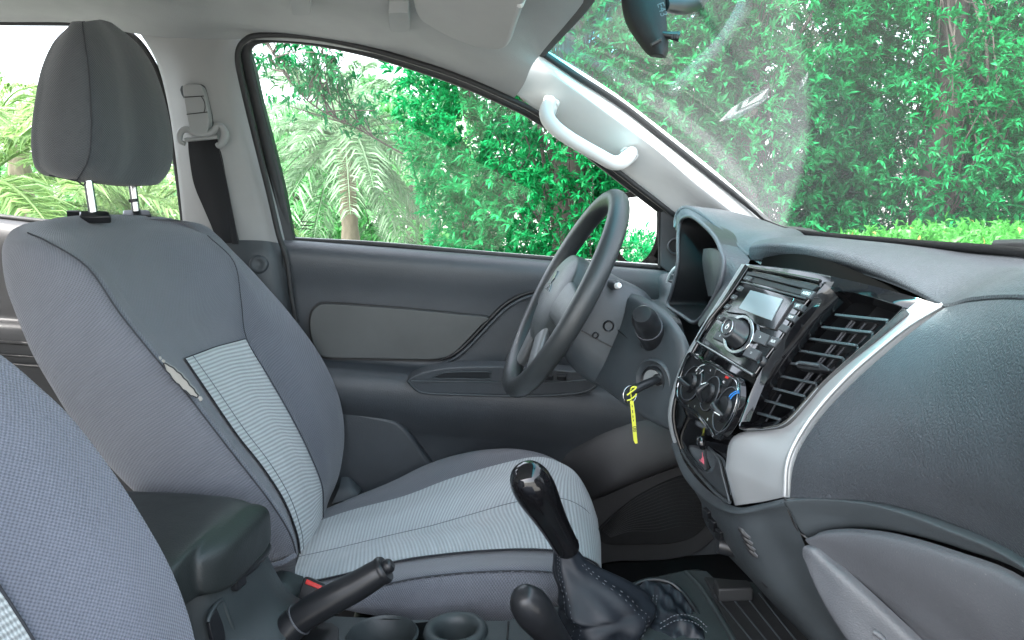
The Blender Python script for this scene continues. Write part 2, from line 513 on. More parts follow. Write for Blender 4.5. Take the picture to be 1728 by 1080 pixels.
M['btn'] = plastic('button_plastic', (0.035, 0.038, 0.042), 0.4, vary=0.1)
M['lcd'] = plastic('display_glass', (0.22, 0.26, 0.28), 0.12, vary=0.03)
M['grey'] = plastic('grey_metal_lock', (0.26, 0.27, 0.27), 0.5, grain=0.4, metal=0.3)
M['glass'] = glassmat('side_glass', refl=0.5)
M['mirror'] = flatmat('mirror_glass', (0.9, 0.92, 0.92), 0.0, 1.0)
M['visor'] = plastic('visor_cloth', (0.36, 0.37, 0.365), 0.9, grain=0.6, gscale=800, vary=0.05, spec=0.1)
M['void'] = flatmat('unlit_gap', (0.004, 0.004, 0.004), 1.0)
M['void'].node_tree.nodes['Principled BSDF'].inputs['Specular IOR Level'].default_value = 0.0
M['mirror_case'] = plastic('mirror_case_plastic', (0.022, 0.022, 0.023), 0.6, grain=0.3, spec=0.2)
M['spoke'] = plastic('dull_silver_paint', (0.2, 0.21, 0.215), 0.42, vary=0.06, metal=0.4)
M['tag_grey'] = flatmat('grey_plug', (0.19, 0.195, 0.19), 0.8)

# ================================================================== CABIN SHELL (setting)
# roof lining: rows from the driver's door top edge across to the passenger side
roof_rows = [
    [A(-160, 34, .70), A(0, 37, .70), A(130, 39, .69), A(235, 58, .67), A(330, 68, .66), A(410, 66, .655), A(520, 72, .65), A(620, 88, .64), A(700, 106, .63), A(780, 133, .62), A(866, 168, .61)],
    [A(-160, 18, .66), A(0, 20, .66), A(130, 24, .65), A(245, 42, .63), A(335, 50, .62), A(415, 46, .61), A(520, 50, .60), A(620, 66, .59), A(705, 84, .58), A(790, 112, .57), A(884, 142, .565)],
    [A(-160, -20, .52), A(0, -15, .52), A(130, -10, .51), A(250, -5, .50), A(340, -3, .49), A(425, -2, .48), A(525, 5, .48), A(630, 24, .47), A(715, 42, .46), A(805, 70, .455), A(897, 112, .53)],
]
zr = 1.79
def roofline(Y, z, zf):
    xs = np.linspace(-1.6, 0.12, 10); o = []
    for x in xs: o.append((x, Y, z - max(0, x + 0.35) ** 2 * 0.18))
    o.append((0.215, Y, zf)); return np.array(o)
roof_rows.append(np.vstack([roofline(.36, zr - .015, 1.69)[:10], [A(918, 84, .50)]]))
roof_rows.append(np.vstack([roofline(.1, zr + .01, 1.69)[:10], [A(1012, -40, .24)]]))
roof_rows.append(np.vstack([roofline(-.3, zr + .012, 1.72)[:10], [np.array((0.16, -.2, 1.735))]]))
roof_rows.append(np.vstack([roofline(-.78, zr - .06, 1.68)[:10], [np.array((0.15, -.78, 1.68))]]))
roof = struct(surf('roof_lining', [np.array(r) for r in roof_rows], M['lining'], nu=5, nv=5, back=(0, 0.01, 0.035), sharp=60))
# plugs in the lining
for (u, v, w) in ((507, 11, 17), (673, 39, 18)):
    Y = .45 if u < 600 else .46
    c = A(u, v, Y)
    pl = Plane((u, v, Y), (u + 30, v + 3, Y), (u, v - 22, Y - .06))
    q = [(u - w, v - 13), (u - w + 3, v + 12), (u - w + 9, v + 15), (u + w - 6, v + 15), (u + w, v + 10), (u + w - 1, v - 13), (u + w - 6, v - 17), (u - w + 5, v - 17)]
    plate('lining_plug', pl.L(q, 0.010), pl.n, 0.02, M['lining'], roof, bevel=0.003, smooth=3)

# centre pillar (between the two driver side windows)
bp = [
    [A(218, 30, .69), A(298, 46, .665), A(370, 52, .66), A(404, 54, .67)],
    [A(262, 100, .685), A(310, 110, .645), A(365, 112, .64), A(402, 108, .665)],
    [A(284, 180, .69), A(325, 190, .64), A(385, 190, .64), A(417, 185, .67)],
    [A(297, 270, .695), A(340, 275, .65), A(410, 275, .65), A(441, 275, .675)],
    [A(306, 350, .70), A(355, 345, .66), A(430, 345, .66), A(461, 345, .68)],
    [A(312, 412, .705), A(365, 409, .67), A(440, 409, .665), A(477, 410, .685)],
]
pil = struct(surf('centre_pillar', bp, M['pillar2'], nu=6, nv=5, back=(0, .05, 0), sharp=60))
bl = [
    [A(300, 404, .71), A(372, 405, .668), A(440, 406, .663), A(474, 411, .68)],
    [A(310, 440, .71), A(390, 440, .66), A(445, 440, .655), A(479, 440, .675)],
    [A(330, 520, .71), A(420, 520, .655), A(460, 520, .655), A(490, 520, .675)],
    [A(360, 700, .71), A(440, 700, .66), A(480, 700, .66), A(515, 700, .675)],
    [A(380, 1000, .71), A(470, 1000, .66), A(510, 1000, .66), A(560, 1000, .675)],
]
surf('lower_trim', bl, M['fine'], pil, nu=6, nv=5, back=(0, .05, 0), sharp=60)
# hollow in the lower trim
c = A(438, 440, .645)
lathe('belt_guide', [(.004, .006), (.014, .008), (.018, .004), (.0195, 0), (.02, -.012)], A(437, 446, .657), (0.1, -1, 0.1), M['fine'], pil, n=28, smooth=3)
# crease in the pillar, lower right

# front pillar trim with its windscreen side
fp = [
    [A(860, 150, .62), A(876, 130, .60), A(893, 106, .58), A(900, 96, .577), A(906, 88, .580), A(909, 82, .60)],
    [A(905, 186, .635), A(924, 166, .605), A(944, 140, .575), A(952, 132, .573), A(964, 122, .588), A(970, 118, .62)],
    [A(980, 240, .65), A(1000, 220, .618), A(1022, 197, .584), A(1030, 189, .582), A(1038, 172, .612), A(1046, 168, .635)],
    [A(1060, 303, .665), A(1080, 282, .632), A(1104, 257, .598), A(1110, 250, .596), A(1119, 234, .625), A(1127, 230, .65)],
    [A(1112, 344, .68), A(1140, 324, .648), A(1168, 312, .615), A(1176, 305, .612), A(1194, 293, .638), A(1203, 290, .665)],
    [A(1150, 376, .69), A(1190, 362, .664), A(1228, 358, .637), A(1238, 354, .635), A(1264, 352, .65), A(1272, 350, .68)],
    [A(1172, 402, .70), A(1225, 400, .68), A(1275, 398, .655), A(1288, 397, .652), A(1310, 395, .662), A(1322, 396, .69)],
]
fpil = struct(surf('front_pillar', fp, M['pillar'], nu=6, nv=6, back=(0.01, .04, 0.01), sharp=70))
# raised field of the trim behind the handle (soft step seen in the photograph)
# sealing joint across the trim at the top
tube('trim_joint', pts([(862, 152, .612), (886, 118, .594), (908, 92, .566)]), .0012, M['fine'], fpil)
# ---- windscreen
wp = [A(908, 86, .585), A(1010, -40, .25), np.array((0.16, -.2, 1.735)), np.array((0.15, -.66, 1.70))]
wb = [A(1290, 372, .655), A(1345, 392, .50), A(1540, 412, .10), A(1728, 428, -.14), np.array((0.60, -.45, 1.345)), np.array((0.56, -.68, 1.34))]
top = resample(cr(wp, 8), 24); bot = resample(cr(wb, 8), 24)
rowsW = []
for t in np.linspace(0, 1, 7):
    r_ = top * (1 - t) + bot * t
    r_ = r_ + np.array([0.016, 0, 0.02]) * (4 * t * (1 - t))
    rowsW.append(r_)
M['screen'] = glassmat('windscreen_glass', (0.95, 0.975, 0.96), band=(1.63, 1.69, (0.14, 0.70, 0.78)), refl=0.4, dirt=0.032, reflected_veil=(4.17, 4.21, 2.68, 0.085))
ledge = resample(cr(pts([(908, 85, .585), (975, 129, .61), (1053, 182, .63), (1131, 243, .645), (1209, 305, .655), (1290, 372, .655)]), 6), 7)
for r_, e_ in zip(rowsW, ledge): r_[0] = e_
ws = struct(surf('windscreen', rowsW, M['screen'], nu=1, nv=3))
# black ceramic border
def border(a, b, name, wid=0.012, off=(0, 0, 0)):
    tube(name, a, wid, M['rubber'], ws, n=8, flat=((0.75, -.2, 0.6), 0.25))
left_edge = np.array([r_[0] for r_ in rowsW])
tube('screen_edge', pts([(908, 84, .575), (972, 127, .578), (1049, 177, .602), (1128, 239, .615), (1206, 301, .628), (1272, 354, .64), (1300, 378, .645)]), .0062, M['rubber'], ws, n=8)
tube('screen_edge', top + np.array([-.004, 0, -.004]), .016, M['rubber'], ws, n=8, flat=((0.6, .1, 0.8), 0.25))
tube('screen_edge', bot + np.array([0, 0, 0]), .012, M['rubber'], ws, n=8, flat=((0.6, .1, 0.8), 0.3))
# dirty marks on the screen: a hanging transparent label and an inspection film
def on_screen(u, v):
    # nearest point of the glass sheet along the pixel's ray
    d_ = unit(ray(u, v)); best = None
    G = np.stack(rowsW)
    Q = (G - CAM).reshape(-1, 3)
    tt = Q @ d_
    e = np.linalg.norm(Q - tt[:, None] * d_, axis=1); k = e.argsort()[:6]
    return CAM + d_ * ((tt[k] / (e[k] + 1e-3)).sum() / (1 / (e[k] + 1e-3)).sum() - 0.012)
M['film'] = glassmat('clear_film', (0.93, 0.95, 0.95), refl=0.9, dirt=0.09)
film = [on_screen(*p) for p in ((1213, 205), (1235, 182), (1270, 160), (1298, 148), (1296, 165), (1275, 182), (1245, 200), (1222, 204))]
tag(plate('film_scrap', film, unit(CAM - film[0]), .0004, M['film'], bevel=0), 'torn scrap of clear film stuck to the windscreen below the mirror', 'film scrap')
film = [on_screen(*p) for p in ((1347, 153), (1352, 136), (1364, 121), (1363, 130), (1355, 146))]
tag(plate('film_scrap', film, unit(CAM - film[0]), .0004, M['film'], bevel=0), 'small pale sliver of film stuck mid windscreen right of the torn scrap', 'film scrap')

struct(box('rear_sun_block_wall', (-1.5, 0, 1.19), ((1, 0, 0), (0, 1, 0), (0, 0, 1)), (.06, 1.5, 1.16), M['lining'], bevel=.01))  # unseen; added windowless and roof-high to keep sun off the rear door
# cabin floor, firewall, far side panel under the dash
fl = []
floor_o = struct(box('cabin_floor', (-.1, 0.0, .60), ((1, 0, 0), (0, 1, 0), (0, 0, 1)), (2.4, 1.5, .06), M['carpet'], bevel=0.005))
fw_o = struct(box('footwell_wall', (.88, 0.0, .95), ((1, 0, 0), (0, 1, 0), (0, 0, 1)), (.06, 1.5, .66), M['carpet'], bevel=0.005))
struct(box('footwell_wall', (.66, .725, .93), ((1, 0, 0), (0, 1, 0), (0, 0, 1)), (.48, .03, .62), M['carpet'], bevel=0.005))

# ================================================================== EXTERIOR DOORS
dd = thing('driver_door', 'dark grey driver door with padded insert beneath the large side window', 'car door', A(700, 700, .7))
def dline(us, v, Y): return [A(u, v_ if np.ndim(v) == 0 else v_, Y) for u, v_ in zip(us, v)]
us = [478, 560, 700, 850, 1000, 1150, 1240]
belt = [404, 410, 421, 433, 446, 459, 467]
def drow(dv, Y, slope=1.0, ys=None):
    o = []
    for i, (u, b) in enumerate(zip(us, belt)):
        o.append(A(u, b + dv * (1 + 0.0 * i), (ys[i] if ys else Y)))
    return o
door_rows = [
    drow(-2, .735), drow(0, .72), drow(4, .690), drow(20, .672), drow(45, .672), drow(80, .683), drow(130, .688), drow(190, .690), drow(203, .675),
    drow(212, .652), drow(224, .640), drow(245, .634), drow(270, .640), drow(295, .662), drow(315, .682), drow(345, .69),
    drow(400, .690), drow(470, .690), drow(560, .690), drow(640, .695)]
surf('door_panel', door_rows, M['door'], dd, nu=4, nv=3, back=(0, .04, 0), sharp=70)
# padded insert
ip = Plane((530, 530, .684), (800, 560, .684), (600, 600, .686))
ins = [(523, 548), (525, 530), (534, 518), (550, 513), (620, 517), (700, 523), (780, 531), (824, 536), (812, 549), (785, 578), (765, 596), (745, 605), (710, 607), (620, 605), (560, 604), (540, 598), (527, 575)]
plate('door_insert', ip.L(ins, .012), ip.n, .03, M['doorpad'], dd, bevel=.007, smooth=4, bseg=4)
ins2 = [(u + (u - 650) * .018, v + (v - 562) * .07) for u, v in ins]
ring('insert_groove', ip.L(ins2, .0025), ip.L(ins, .0025), ip.n, .02, M['black'], dd, N=90, smooth=4)
# raised lower panel in front of the pad: its edge sweeps down from the dash
sw = [(742, 608), (765, 598), (790, 577), (825, 540), (852, 514), (880, 498), (915, 489), (960, 486), (1010, 490)]
tube('panel_groove', ip.L(sw, .004), [.002] + [.0045] * 7 + [.004], M['black'], dd, n=8)
tube('panel_edge', ip.L([(u + 3, v + 6) for u, v in sw], .004), [.002] + [.004] * 7 + [.003], M['door'], dd, n=8)
# armrest ledge: pull tray with switch panel
sp = Plane((690, 642, .628), (1000, 655, .628), (850, 690, .640))
oo = [(688, 642), (720, 627), (770, 620), (850, 619), (930, 624), (1008, 632), (1008, 648), (985, 660), (930, 666), (860, 667), (780, 665), (718, 663), (700, 655)]
plate('switch_panel', sp.L(oo, .012), sp.n, .03, M['door'], dd, bevel=.004, smooth=4, bseg=3)
tube('panel_trim', sp.L([(688, 642), (700, 655), (718, 663), (780, 666), (860, 668), (930, 667), (985, 661), (1010, 648)], .0105), .0028, M['fine'], dd, n=8)
tube('panel_trim', sp.L([(694, 643), (780, 644), (860, 645), (930, 645), (1000, 641)], .0125), .0022, M['fine'], dd, n=8)
pu = [(731, 637), (742, 631), (760, 628), (825, 627.5), (827, 633), (824, 639.5), (780, 639), (740, 638.5)]
plate('pull_slot', sp.L(pu, .0135), sp.n, .004, M['satin'], dd, bevel=.001, smooth=3)
tube('slot_lip', sp.L(pu, .0135), .0014, M['fine'], dd, closed=True, n=8)
for u in (905, 925, 948):
    plate('window_switch', sp.L([(u - 8, 634), (u + 8, 635), (u + 8, 643), (u - 8, 642)], .020), sp.n, .012, M['satin'], dd, bevel=.0015)
# map pocket, bottom rear
pk = Plane((600, 700, .655), (720, 780, .66), (600, 900, .665))
pp = [(560, 678), (585, 686), (610, 697), (645, 704), (668, 711), (686, 726), (705, 752), (738, 800), (760, 850), (770, 950), (560, 950), (540, 800)]
plate('door_pocket', pk.L(pp, 0), pk.n, .04, M['door'], dd, bevel=.008, smooth=4, bseg=3)
# bulge ahead of the seat, above the speaker
bul = [
    [A(930, 800, .688), A(985, 735, .683), A(1040, 700, .68), A(1110, 690, .68), A(1200, 690, .68)],
    [A(950, 810, .68), A(1000, 750, .655), A(1055, 715, .64), A(1120, 705, .635), A(1200, 700, .635)],
    [A(975, 830, .67), A(1020, 795, .635), A(1070, 765, .618), A(1130, 745, .612), A(1200, 735, .612)],
    [A(985, 846, .668), A(1030, 826, .63), A(1085, 803, .615), A(1145, 781, .61), A(1200, 765, .61)],
    [A(985, 852, .69), A(1030, 833, .66), A(1085, 810, .65), A(1145, 788, .65), A(1200, 772, .65)],
]
surf('speaker_bulge', bul, M['doorlow'], dd, nu=6, nv=5, sharp=70)
spk = Plane((1010, 880, .655), (1180, 820, .655), (1100, 930, .66))
so = [(985, 850), (1030, 830), (1085, 808), (1145, 787), (1215, 770), (1230, 860), (1190, 925), (1130, 945), (1050, 948), (990, 945)]
plate('speaker_surround', spk.L(so, -.012), spk.n, .03, M['doorlow'], dd, bevel=.004, smooth=4)
sg = [(1010, 895), (1060, 850), (1110, 820), (1160, 802), (1200, 812), (1205, 860), (1180, 900), (1140, 917), (1080, 920), (1020, 918)]
plate('speaker_grille', spk.L(sg, -.006), spk.n, .012, M['mesh'], dd, bevel=.003, smooth=4)
# rows of fine ribs on the grille
for k in range(14):
    t = k / 13
    a = (1016 + 14 * t, 896 + 18 * t * .6); mid = (1100 + 8 * t, 826 + 70 * t); b = (1180 + 10 * t, 806 + 85 * t)
    tube('grille_rib', spk.L([a, ((a[0] + mid[0]) / 2 - 6, (a[1] + mid[1]) / 2 - 5), mid, ((b[0] + mid[0]) / 2, (b[1] + mid[1]) / 2 - 6), b], -.0055), .0006, M['black'], dd, n=5, seg=4)
# window glass and frame
gw = [A(405, 120, .715), A(415, 66, .70), A(440, 58, .695), A(560, 66, .69), A(700, 98, .68), A(850, 160, .672), A(960, 230, .68), A(1060, 300, .695), A(1150, 366, .715), A(1165, 462, .735), A(480, 412, .735)]
pg = gw
me_c = np.mean(pg, 0)
gl = mesh('window_glass', list(np.array(pg) + np.array([0, .012, 0])), [tuple(range(len(pg)))], M['glass'], dd, flat=True)
fr = [(492, 412, .715), (478, 372, .708), (462, 310, .70), (443, 230, .69), (424, 150, .682), (414, 105, .678), (413, 85, .676), (421, 70, .672), (438, 63, .668), (475, 62, .664), (540, 69, .66), (620, 86, .652), (700, 110, .645), (780, 138, .638), (862, 174, .634), (905, 197, .644), (980, 247, .66), (1060, 309, .674), (1112, 349, .69), (1150, 380, .70)]
tube('window_frame', pts(fr) + np.array([0, .012, 0]), .0095, M['rubber'], dd, n=8, flat=((0, 1, 0), 0.8))
tube('belt_seal', pts([(484, 405, .728), (640, 413, .728), (800, 427, .728), (960, 440, .728), (1125, 453, .728)]), .006, M['rubber'], dd, n=8)
tube('belt_strip', pts([(490, 402.5, .742), (640, 410.5, .742), (800, 424.5, .742), (960, 437.5, .742), (1125, 449, .742)]), .0035, M['pillar'], dd, n=8)
# dark run channel at the rear of the window
ch = [[A(409, 84, .69), A(420, 84, .70)], [A(414, 110, .69), A(428, 112, .70)], [A(426, 170, .695), A(441, 170, .705)], [A(445, 250, .70), A(462, 250, .71)], [A(462, 320, .705), A(479, 320, .715)], [A(480, 412, .71), A(496, 412, .72)]]
surf('window_channel', ch, M['black'], dd, nu=1, nv=4, back=(0, .03, 0))
# vertical division and sail panel near the mirror
tube('window_divider', pts([(1112, 343, .70), (1113, 400, .705), (1114, 452, .71)]), .004, M['rubber'], dd, n=8)
slp = Plane((1114, 345, .698), (1150, 380, .69), (1116, 450, .70))
plate('sail_panel', slp.L([(1113, 343), (1130, 357), (1150, 376), (1190, 410), (1190, 480), (1150, 475), (1130, 462), (1115, 449)]), slp.n, .02, M['door'], dd, bevel=.003)
tweet = slp.at(1140, 415, .004)
lathe('tweeter', [(.001, .003), (.013, .003), (.0145, .006), (.0165, .006), (.018, 0)], tweet, slp.n, M['satin'], dd, n=32)
tube('tweeter_ring', [tweet + slp.n * .006 + (slp.right * math.cos(a) + slp.up * math.sin(a)) * .0155 for a in np.linspace(0, 2 * math.pi, 24, endpoint=False)], .0018, M['greylid'], dd, closed=True, n=6, seg=1)
# tint maker's print at the foot of the window (illegible marks in the photograph)
for k in range(3):
    tube('glass_print', [A(507, 374 + 6 * k, .722), A(519, 374.4 + 6 * k, .722), A(531 - 3 * k, 375 + 6 * k, .722)], .0011, M['ink'], dd, n=5, smooth=False)
# seal of the door opening on the pillar side
sl_ = [(500, 545, .668), (492, 500, .664), (484, 440, .662), (470, 395, .662), (455, 330, .656), (438, 262, .648), (420, 190, .643), (406, 130, .64), (401, 100, .638), (404, 80, .636), (414, 68, .634), (430, 61, .63)]
sl_ += [(475, 59, .63), (540, 65, .63), (620, 82, .622), (700, 105, .615), (780, 132, .61), (862, 168, .604), (905, 190, .616), (980, 241, .632), (1060, 303, .647), (1112, 343, .66), (1146, 370, .675)]
tag(tube('door_seal', pts(sl_), .0055, M['rubber'], n=8), 'black rubber door seal curving around the front window opening', 'door seal')
# door bottom dark sill in front of the seat
# ---- rear door (a strip of it, behind the driver seat)
rd = thing('rear_door', 'dark rear door behind the driver seat with window above', 'car door', A(20, 500, .72))
us2 = [-420, -200, 0, 60, 180, 310]
def r2(v0, v1, Y): return [A(u, v0 + (v1 - v0) * (u + 420) / 730, Y) for u in us2]
rr = [r2(318, 402, .75), r2(320, 404, .735), r2(330, 412, .70), r2(365, 440, .685), r2(420, 500, .69), r2(480, 545, .695), r2(510, 560, .695), r2(518, 562, .67), r2(530, 575, .655), r2(570, 612, .655), r2(600, 640, .66), r2(700, 740, .675), r2(900, 900, .685)]
surf('door_panel', rr, M['doorlow'], rd, nu=3, nv=4, back=(0, .04, 0), sharp=70)
tube('belt_seal', [p + np.array([0, .01, 0]) for p in r2(318, 402, .725)], .006, M['rubber'], rd, n=8)
for dv, w in ((553, .004), (575, .0025), (590, .003)):
    tube('panel_groove', [p for p in r2(dv - 5, dv + 45, .652)], w, M['black'] if w != .003 else M['doorlow'], rd, n=6)
gw2 = [A(-420, 322, .75), A(-420, 20, .72), A(0, 30, .72), A(180, 32, .72), A(250, 60, .715), A(275, 110, .72), A(300, 240, .735), A(316, 405, .75)]
mesh('window_glass', list(np.array(gw2)), [tuple(range(len(gw2)))], M['glass'], rd, flat=True)
tube('window_frame', pts([(-420, 36, .71), (0, 38, .71), (130, 39, .705), (185, 42, .70), (225, 62, .70), (252, 95, .70), (270, 135, .702), (283, 190, .705), (296, 270, .71), (306, 345, .715), (313, 412, .72)]), .006, M['rubber'], rd, n=8)

# ================================================================== SEATS
def seat_rows(px, topback, thick):
    """px rows: A (near rear edge), B (seam), C, Mid, D, G (far silhouette) as (u,v,Y); returns closed section loops"""
    rows = []
    for (a, b, c, mid, d, g) in px:
        a2 = ((a[0] * .55 + b[0] * .45), (a[1] * .55 + b[1] * .45), min(a[2], b[2]) - .006)
        e = (d[0] * .45 + g[0] * .55, d[1] * .45 + g[1] * .55, (d[2] + g[2]) / 2 - .012)
        bc = (b[0] * .5 + c[0] * .5, b[1] * .5 + c[1] * .5, b[2] * .62 + c[2] * .38)
        fr_ = [A(*q) for q in (a, a2, b, bc, c, mid, d, e, g)]
        h = fr_[-1] + np.array([-.045, .012, 0]); h2 = fr_[-1] + np.array([-.10, -.03, 0])
        bk = np.array([fr_[0][0] - .012, .37, (fr_[0][2] + h2[2]) / 2]); bk2 = fr_[0] + np.array([-.012, .05, 0])
        rows.append(np.array(fr_ + [h, h2, bk, bk2]))
    return rows
DS = thing('driver_seat', 'grey fabric driver seat with light ribbed centre panels and a torn seam', 'car seat', (-.05, .37, .65))
bpx = [
    [(28, 384, .20), (40, 379, .20), (110, 368, .25), (185, 363, .36), (270, 366, .44), (335, 377, .49)],
    [(10, 402, .165), (45, 394, .155), (130, 388, .24), (210, 378, .36), (300, 380, .46), (368, 398, .53)],
    [(4, 428, .155), (82, 411, .13), (160, 415, .225), (250, 402, .37), (345, 400, .475), (392, 424, .56)],
    [(12, 480, .15), (146, 453, .122), (203, 466, .215), (295, 458, .375), (390, 445, .488), (430, 463, .585)],
    [(30, 530, .145), (200, 530, .12), (250, 540, .215), (335, 528, .375), (402, 510, .49), (480, 518, .605)],
    [(60, 600, .14), (262, 607, .12), (308, 606, .215), (362, 586, .37), (411, 573, .49), (531, 585, .62)],
    [(95, 660, .14), (312, 665, .12), (347, 663, .215), (405, 640, .37), (447, 635, .49), (561, 640, .625)],
    [(140, 730, .14), (366, 735, .12), (395, 733, .215), (450, 705, .37), (487, 705, .49), (577, 690, .625)],
    [(200, 800, .14), (413, 795, .12), (440, 790, .215), (490, 765, .37), (517, 765, .49), (581, 745, .62)],
    [(260, 860, .14), (455, 850, .12), (477, 848, .215), (515, 825, .37), (538, 818, .49), (572, 800, .61)],
    [(330, 930, .14), (486, 900, .122), (498, 903, .215), (525, 880, .37), (541, 852, .49), (552, 848, .59)],
    [(400, 962, .15), (498, 938, .135), (503, 935, .22), (525, 905, .37), (541, 875, .49), (548, 868, .58)],
]
br = seat_rows(bpx, 0, 0)
topc = br[0].mean(0) + np.array([-.03, 0, -.004])
cap_rows = [topc + (br[0] - topc) * .15 + np.array([0, 0, .004]), topc + (br[0] - topc) * .6 + np.array([-.004, 0, .006])]
back = surf('backrest', cap_rows + br, M['fab'], DS, nu=5, nv=5, closed=True, cap=True, sharp=75)
# ribbed panel, sitting a little proud
ip_rows = []
for r_, q in zip(bpx[5:], br[5:]):
    c, mid, d = q[4], q[5], q[6]
    ip_rows.append([c, c * .5 + mid * .5, mid, mid * .5 + d * .5, d])
ip_rows[0] = [p + np.array([0, 0, .0]) for p in ip_rows[0]]
insert = surf('backrest_insert', ip_rows, M['rib'], DS, nu=5, nv=6, off=(.0035, -.001, .0015), sharp=75)
def seam(name, P, r=.0016, parent=None, off=(.003, -.003, .001), mat='thread'):
    return tube(name, np.array(P) + np.array(off), r, M[mat], parent, n=6, seg=5)
seam('seam', [q[2] for q in br[1:]], .0011, back)
seam('seam', [q[4] for q in br[5:]], .0009, back, (.004, -.002, .0015))
seam('seam', [q[6] for q in br[2:]], .0009, back, (.006, -.003, .003))
seam('seam', [ip_rows[0][k] for k in range(5)], .0009, back, (.004, -.001, .0015))
# second stitch line on the ribbed panel, near its left edge
seam('seam', [r_[0] * .78 + r_[2] * .22 for r_ in ip_rows], .0008, back, (.0037, -.001, .0015), 'soft_thread')
# torn seam, foam showing
def on_back(u, v, Y): return A(u, v, Y)
tear = [(276, 613), (281, 614), (286, 617.5), (293, 621), (299, 627.5), (305, 631), (310, 638), (316, 643), (320, 650), (327, 656), (330, 662), (334.5, 667), (332, 671), (325, 668), (321, 667.5), (314, 660), (308, 657), (302, 649), (297, 646), (290, 638), (286, 631), (281, 627), (278, 620)]
tp = Plane(A(262, 607, .114), A(366, 735, .114), A(200, 640, .118))
plate('torn_patch', tp.L(tear, .0022), tp.n, .006, M['foam'], DS, bevel=.0012, smooth=2)
tube('torn_edge', tp.L(tear, .0026), .0009, M['thread'], DS, closed=True, n=6, seg=2)
plate('torn_patch', tp.L([(333, 670), (338, 669), (342, 675), (337, 678)], .003), tp.n, .004, M['foam'], DS, bevel=.001)
plate('torn_patch', tp.L([(267, 602), (270, 602), (272, 606), (269, 608)], .003), tp.n, .004, M['foam'], DS, bevel=.001)
plate('torn_patch', tp.L([(273, 606), (278, 609), (277, 613), (272, 610)], .003), tp.n, .004, M['foam'], DS, bevel=.001)
# hem and the loose cloth under the backrest
tube('hem', pts([(405, 958, .125), (440, 957, .118), (475, 950, .118), (499, 936, .13)]), .004, M['fab'], DS, n=8)
ud = [[A(425, 958, .15), A(460, 957, .14), (A(500, 938, .16))], [A(440, 985, .17), A(470, 980, .16), A(498, 965, .18)], [A(470, 1010, .19), A(485, 1000, .18), A(496, 990, .20)]]
surf('under_cloth', ud, M['fab_head'], DS, nu=5, nv=5)
# headrest
hpx = [   # left silhouette, seam, mid, right silhouette, per level
    [(116, 44, .315), (139, 40, .295), (160, 37, .37), (190, 46, .43)],
    [(97, 68, .295), (143, 72, .272), (185, 68, .37), (226, 72, .463)],
    [(80, 112, .285), (149, 116, .26), (200, 114, .37), (253, 106, .485)],
    [(71, 165, .28), (153, 172, .255), (210, 170, .37), (274, 158, .50)],
    [(66, 215, .28), (154, 226, .252), (215, 222, .37), (287, 212, .505)],
    [(66, 252, .285), (149, 268, .255), (215, 262, .37), (291, 252, .505)],
    [(71, 280, .295), (138, 291, .265), (210, 292, .37), (286, 286, .495)],
    [(84, 294, .31), (130, 304, .285), (200, 311, .37), (268, 309, .47)],
    [(100, 297, .335), (135, 308, .33), (195, 314, .38), (255, 313, .44)],
]
hr_rows = []
for l_, s_, mid, g in hpx:
    a, b, c, d = A(*l_), A(*s_), A(*mid), A(*g)
    c = c + np.array([.013, -.004, 0]); ab = (a + b) / 2 + np.array([0, -.012, 0]); bc = (b + c) / 2 + np.array([.007, -.003, 0]); cd = (c + d) / 2 + np.array([.009, 0, 0])
    ub = d + np.array([-.05, .008, 0]); vb = (a + d) / 2 + np.array([-.045, .03, 0]); xb = a + np.array([-.02, .03, 0])
    hr_rows.append(np.array([a, ab, b, bc, c, cd, d, ub, vb, xb]))
t0 = hr_rows[0].mean(0)
hr_rows = [t0 + (hr_rows[0] - t0) * .1 + np.array([0, 0, .0055]), t0 + (hr_rows[0] - t0) * .55 + np.array([0, 0, .0045]), t0 + (hr_rows[0] - t0) * .85 + np.array([0, 0, .002])] + hr_rows
head = surf('headrest', hr_rows, M['fab_head'], DS, nu=6, nv=6, closed=True, cap=True, sharp=80)
seam('seam', [q[2] for q in hr_rows[1:]], .0008, head, (.0005, -.0005, 0))
seam('seam', [A(84, 296, .305), A(105, 300, .29), A(130, 305, .278)], .0012, head, (.0, -.001, 0))
seam('seam', [A(130, 305, .278), A(140, 312, .30), A(146, 314, .32)], .0012, head, (.0, -.001, 0))
for (u0, v0, u1, v1, Y) in ((148, 300, 158, 364, .30), (222, 300, 230, 362, .44)):
    tube('headrest_post', [A(u0, v0, Y), A((u0 + u1) / 2, (v0 + v1) / 2, Y), A(u1, v1, Y)], .0065, M['chrome'], DS, n=16)
tube('post_notch', [A(224, 336, .433), A(225, 341, .433)], .0072, M['black'], DS, n=12, smooth=False)
for (u, v, Y, w) in ((160, 363, .30, 25), (231, 361, .44, 23)):
    gp = [A(u - w, v - 1, Y - .01), A(u - w + 3, v - 5, Y), A(u + w - 6, v - 5, Y), A(u + w, v, Y - .01), A(u + w - 2, v + 4, Y - .02), A(u - w + 3, v + 4, Y - .02)]
    plate('post_guide', np.array(gp) + np.array([0, 0, .002]), unit((0.2, -.5, 1)), .012, M['satin'], DS, bevel=.002, smooth=3)
plate('post_guide', np.array([A(112, 361, .33), A(114, 359, .335), A(134, 359, .33), A(136, 362, .325)]) + np.array([0, 0, .004]), unit((0.2, -.5, 1)), .01, M['satin'], DS, bevel=.001)
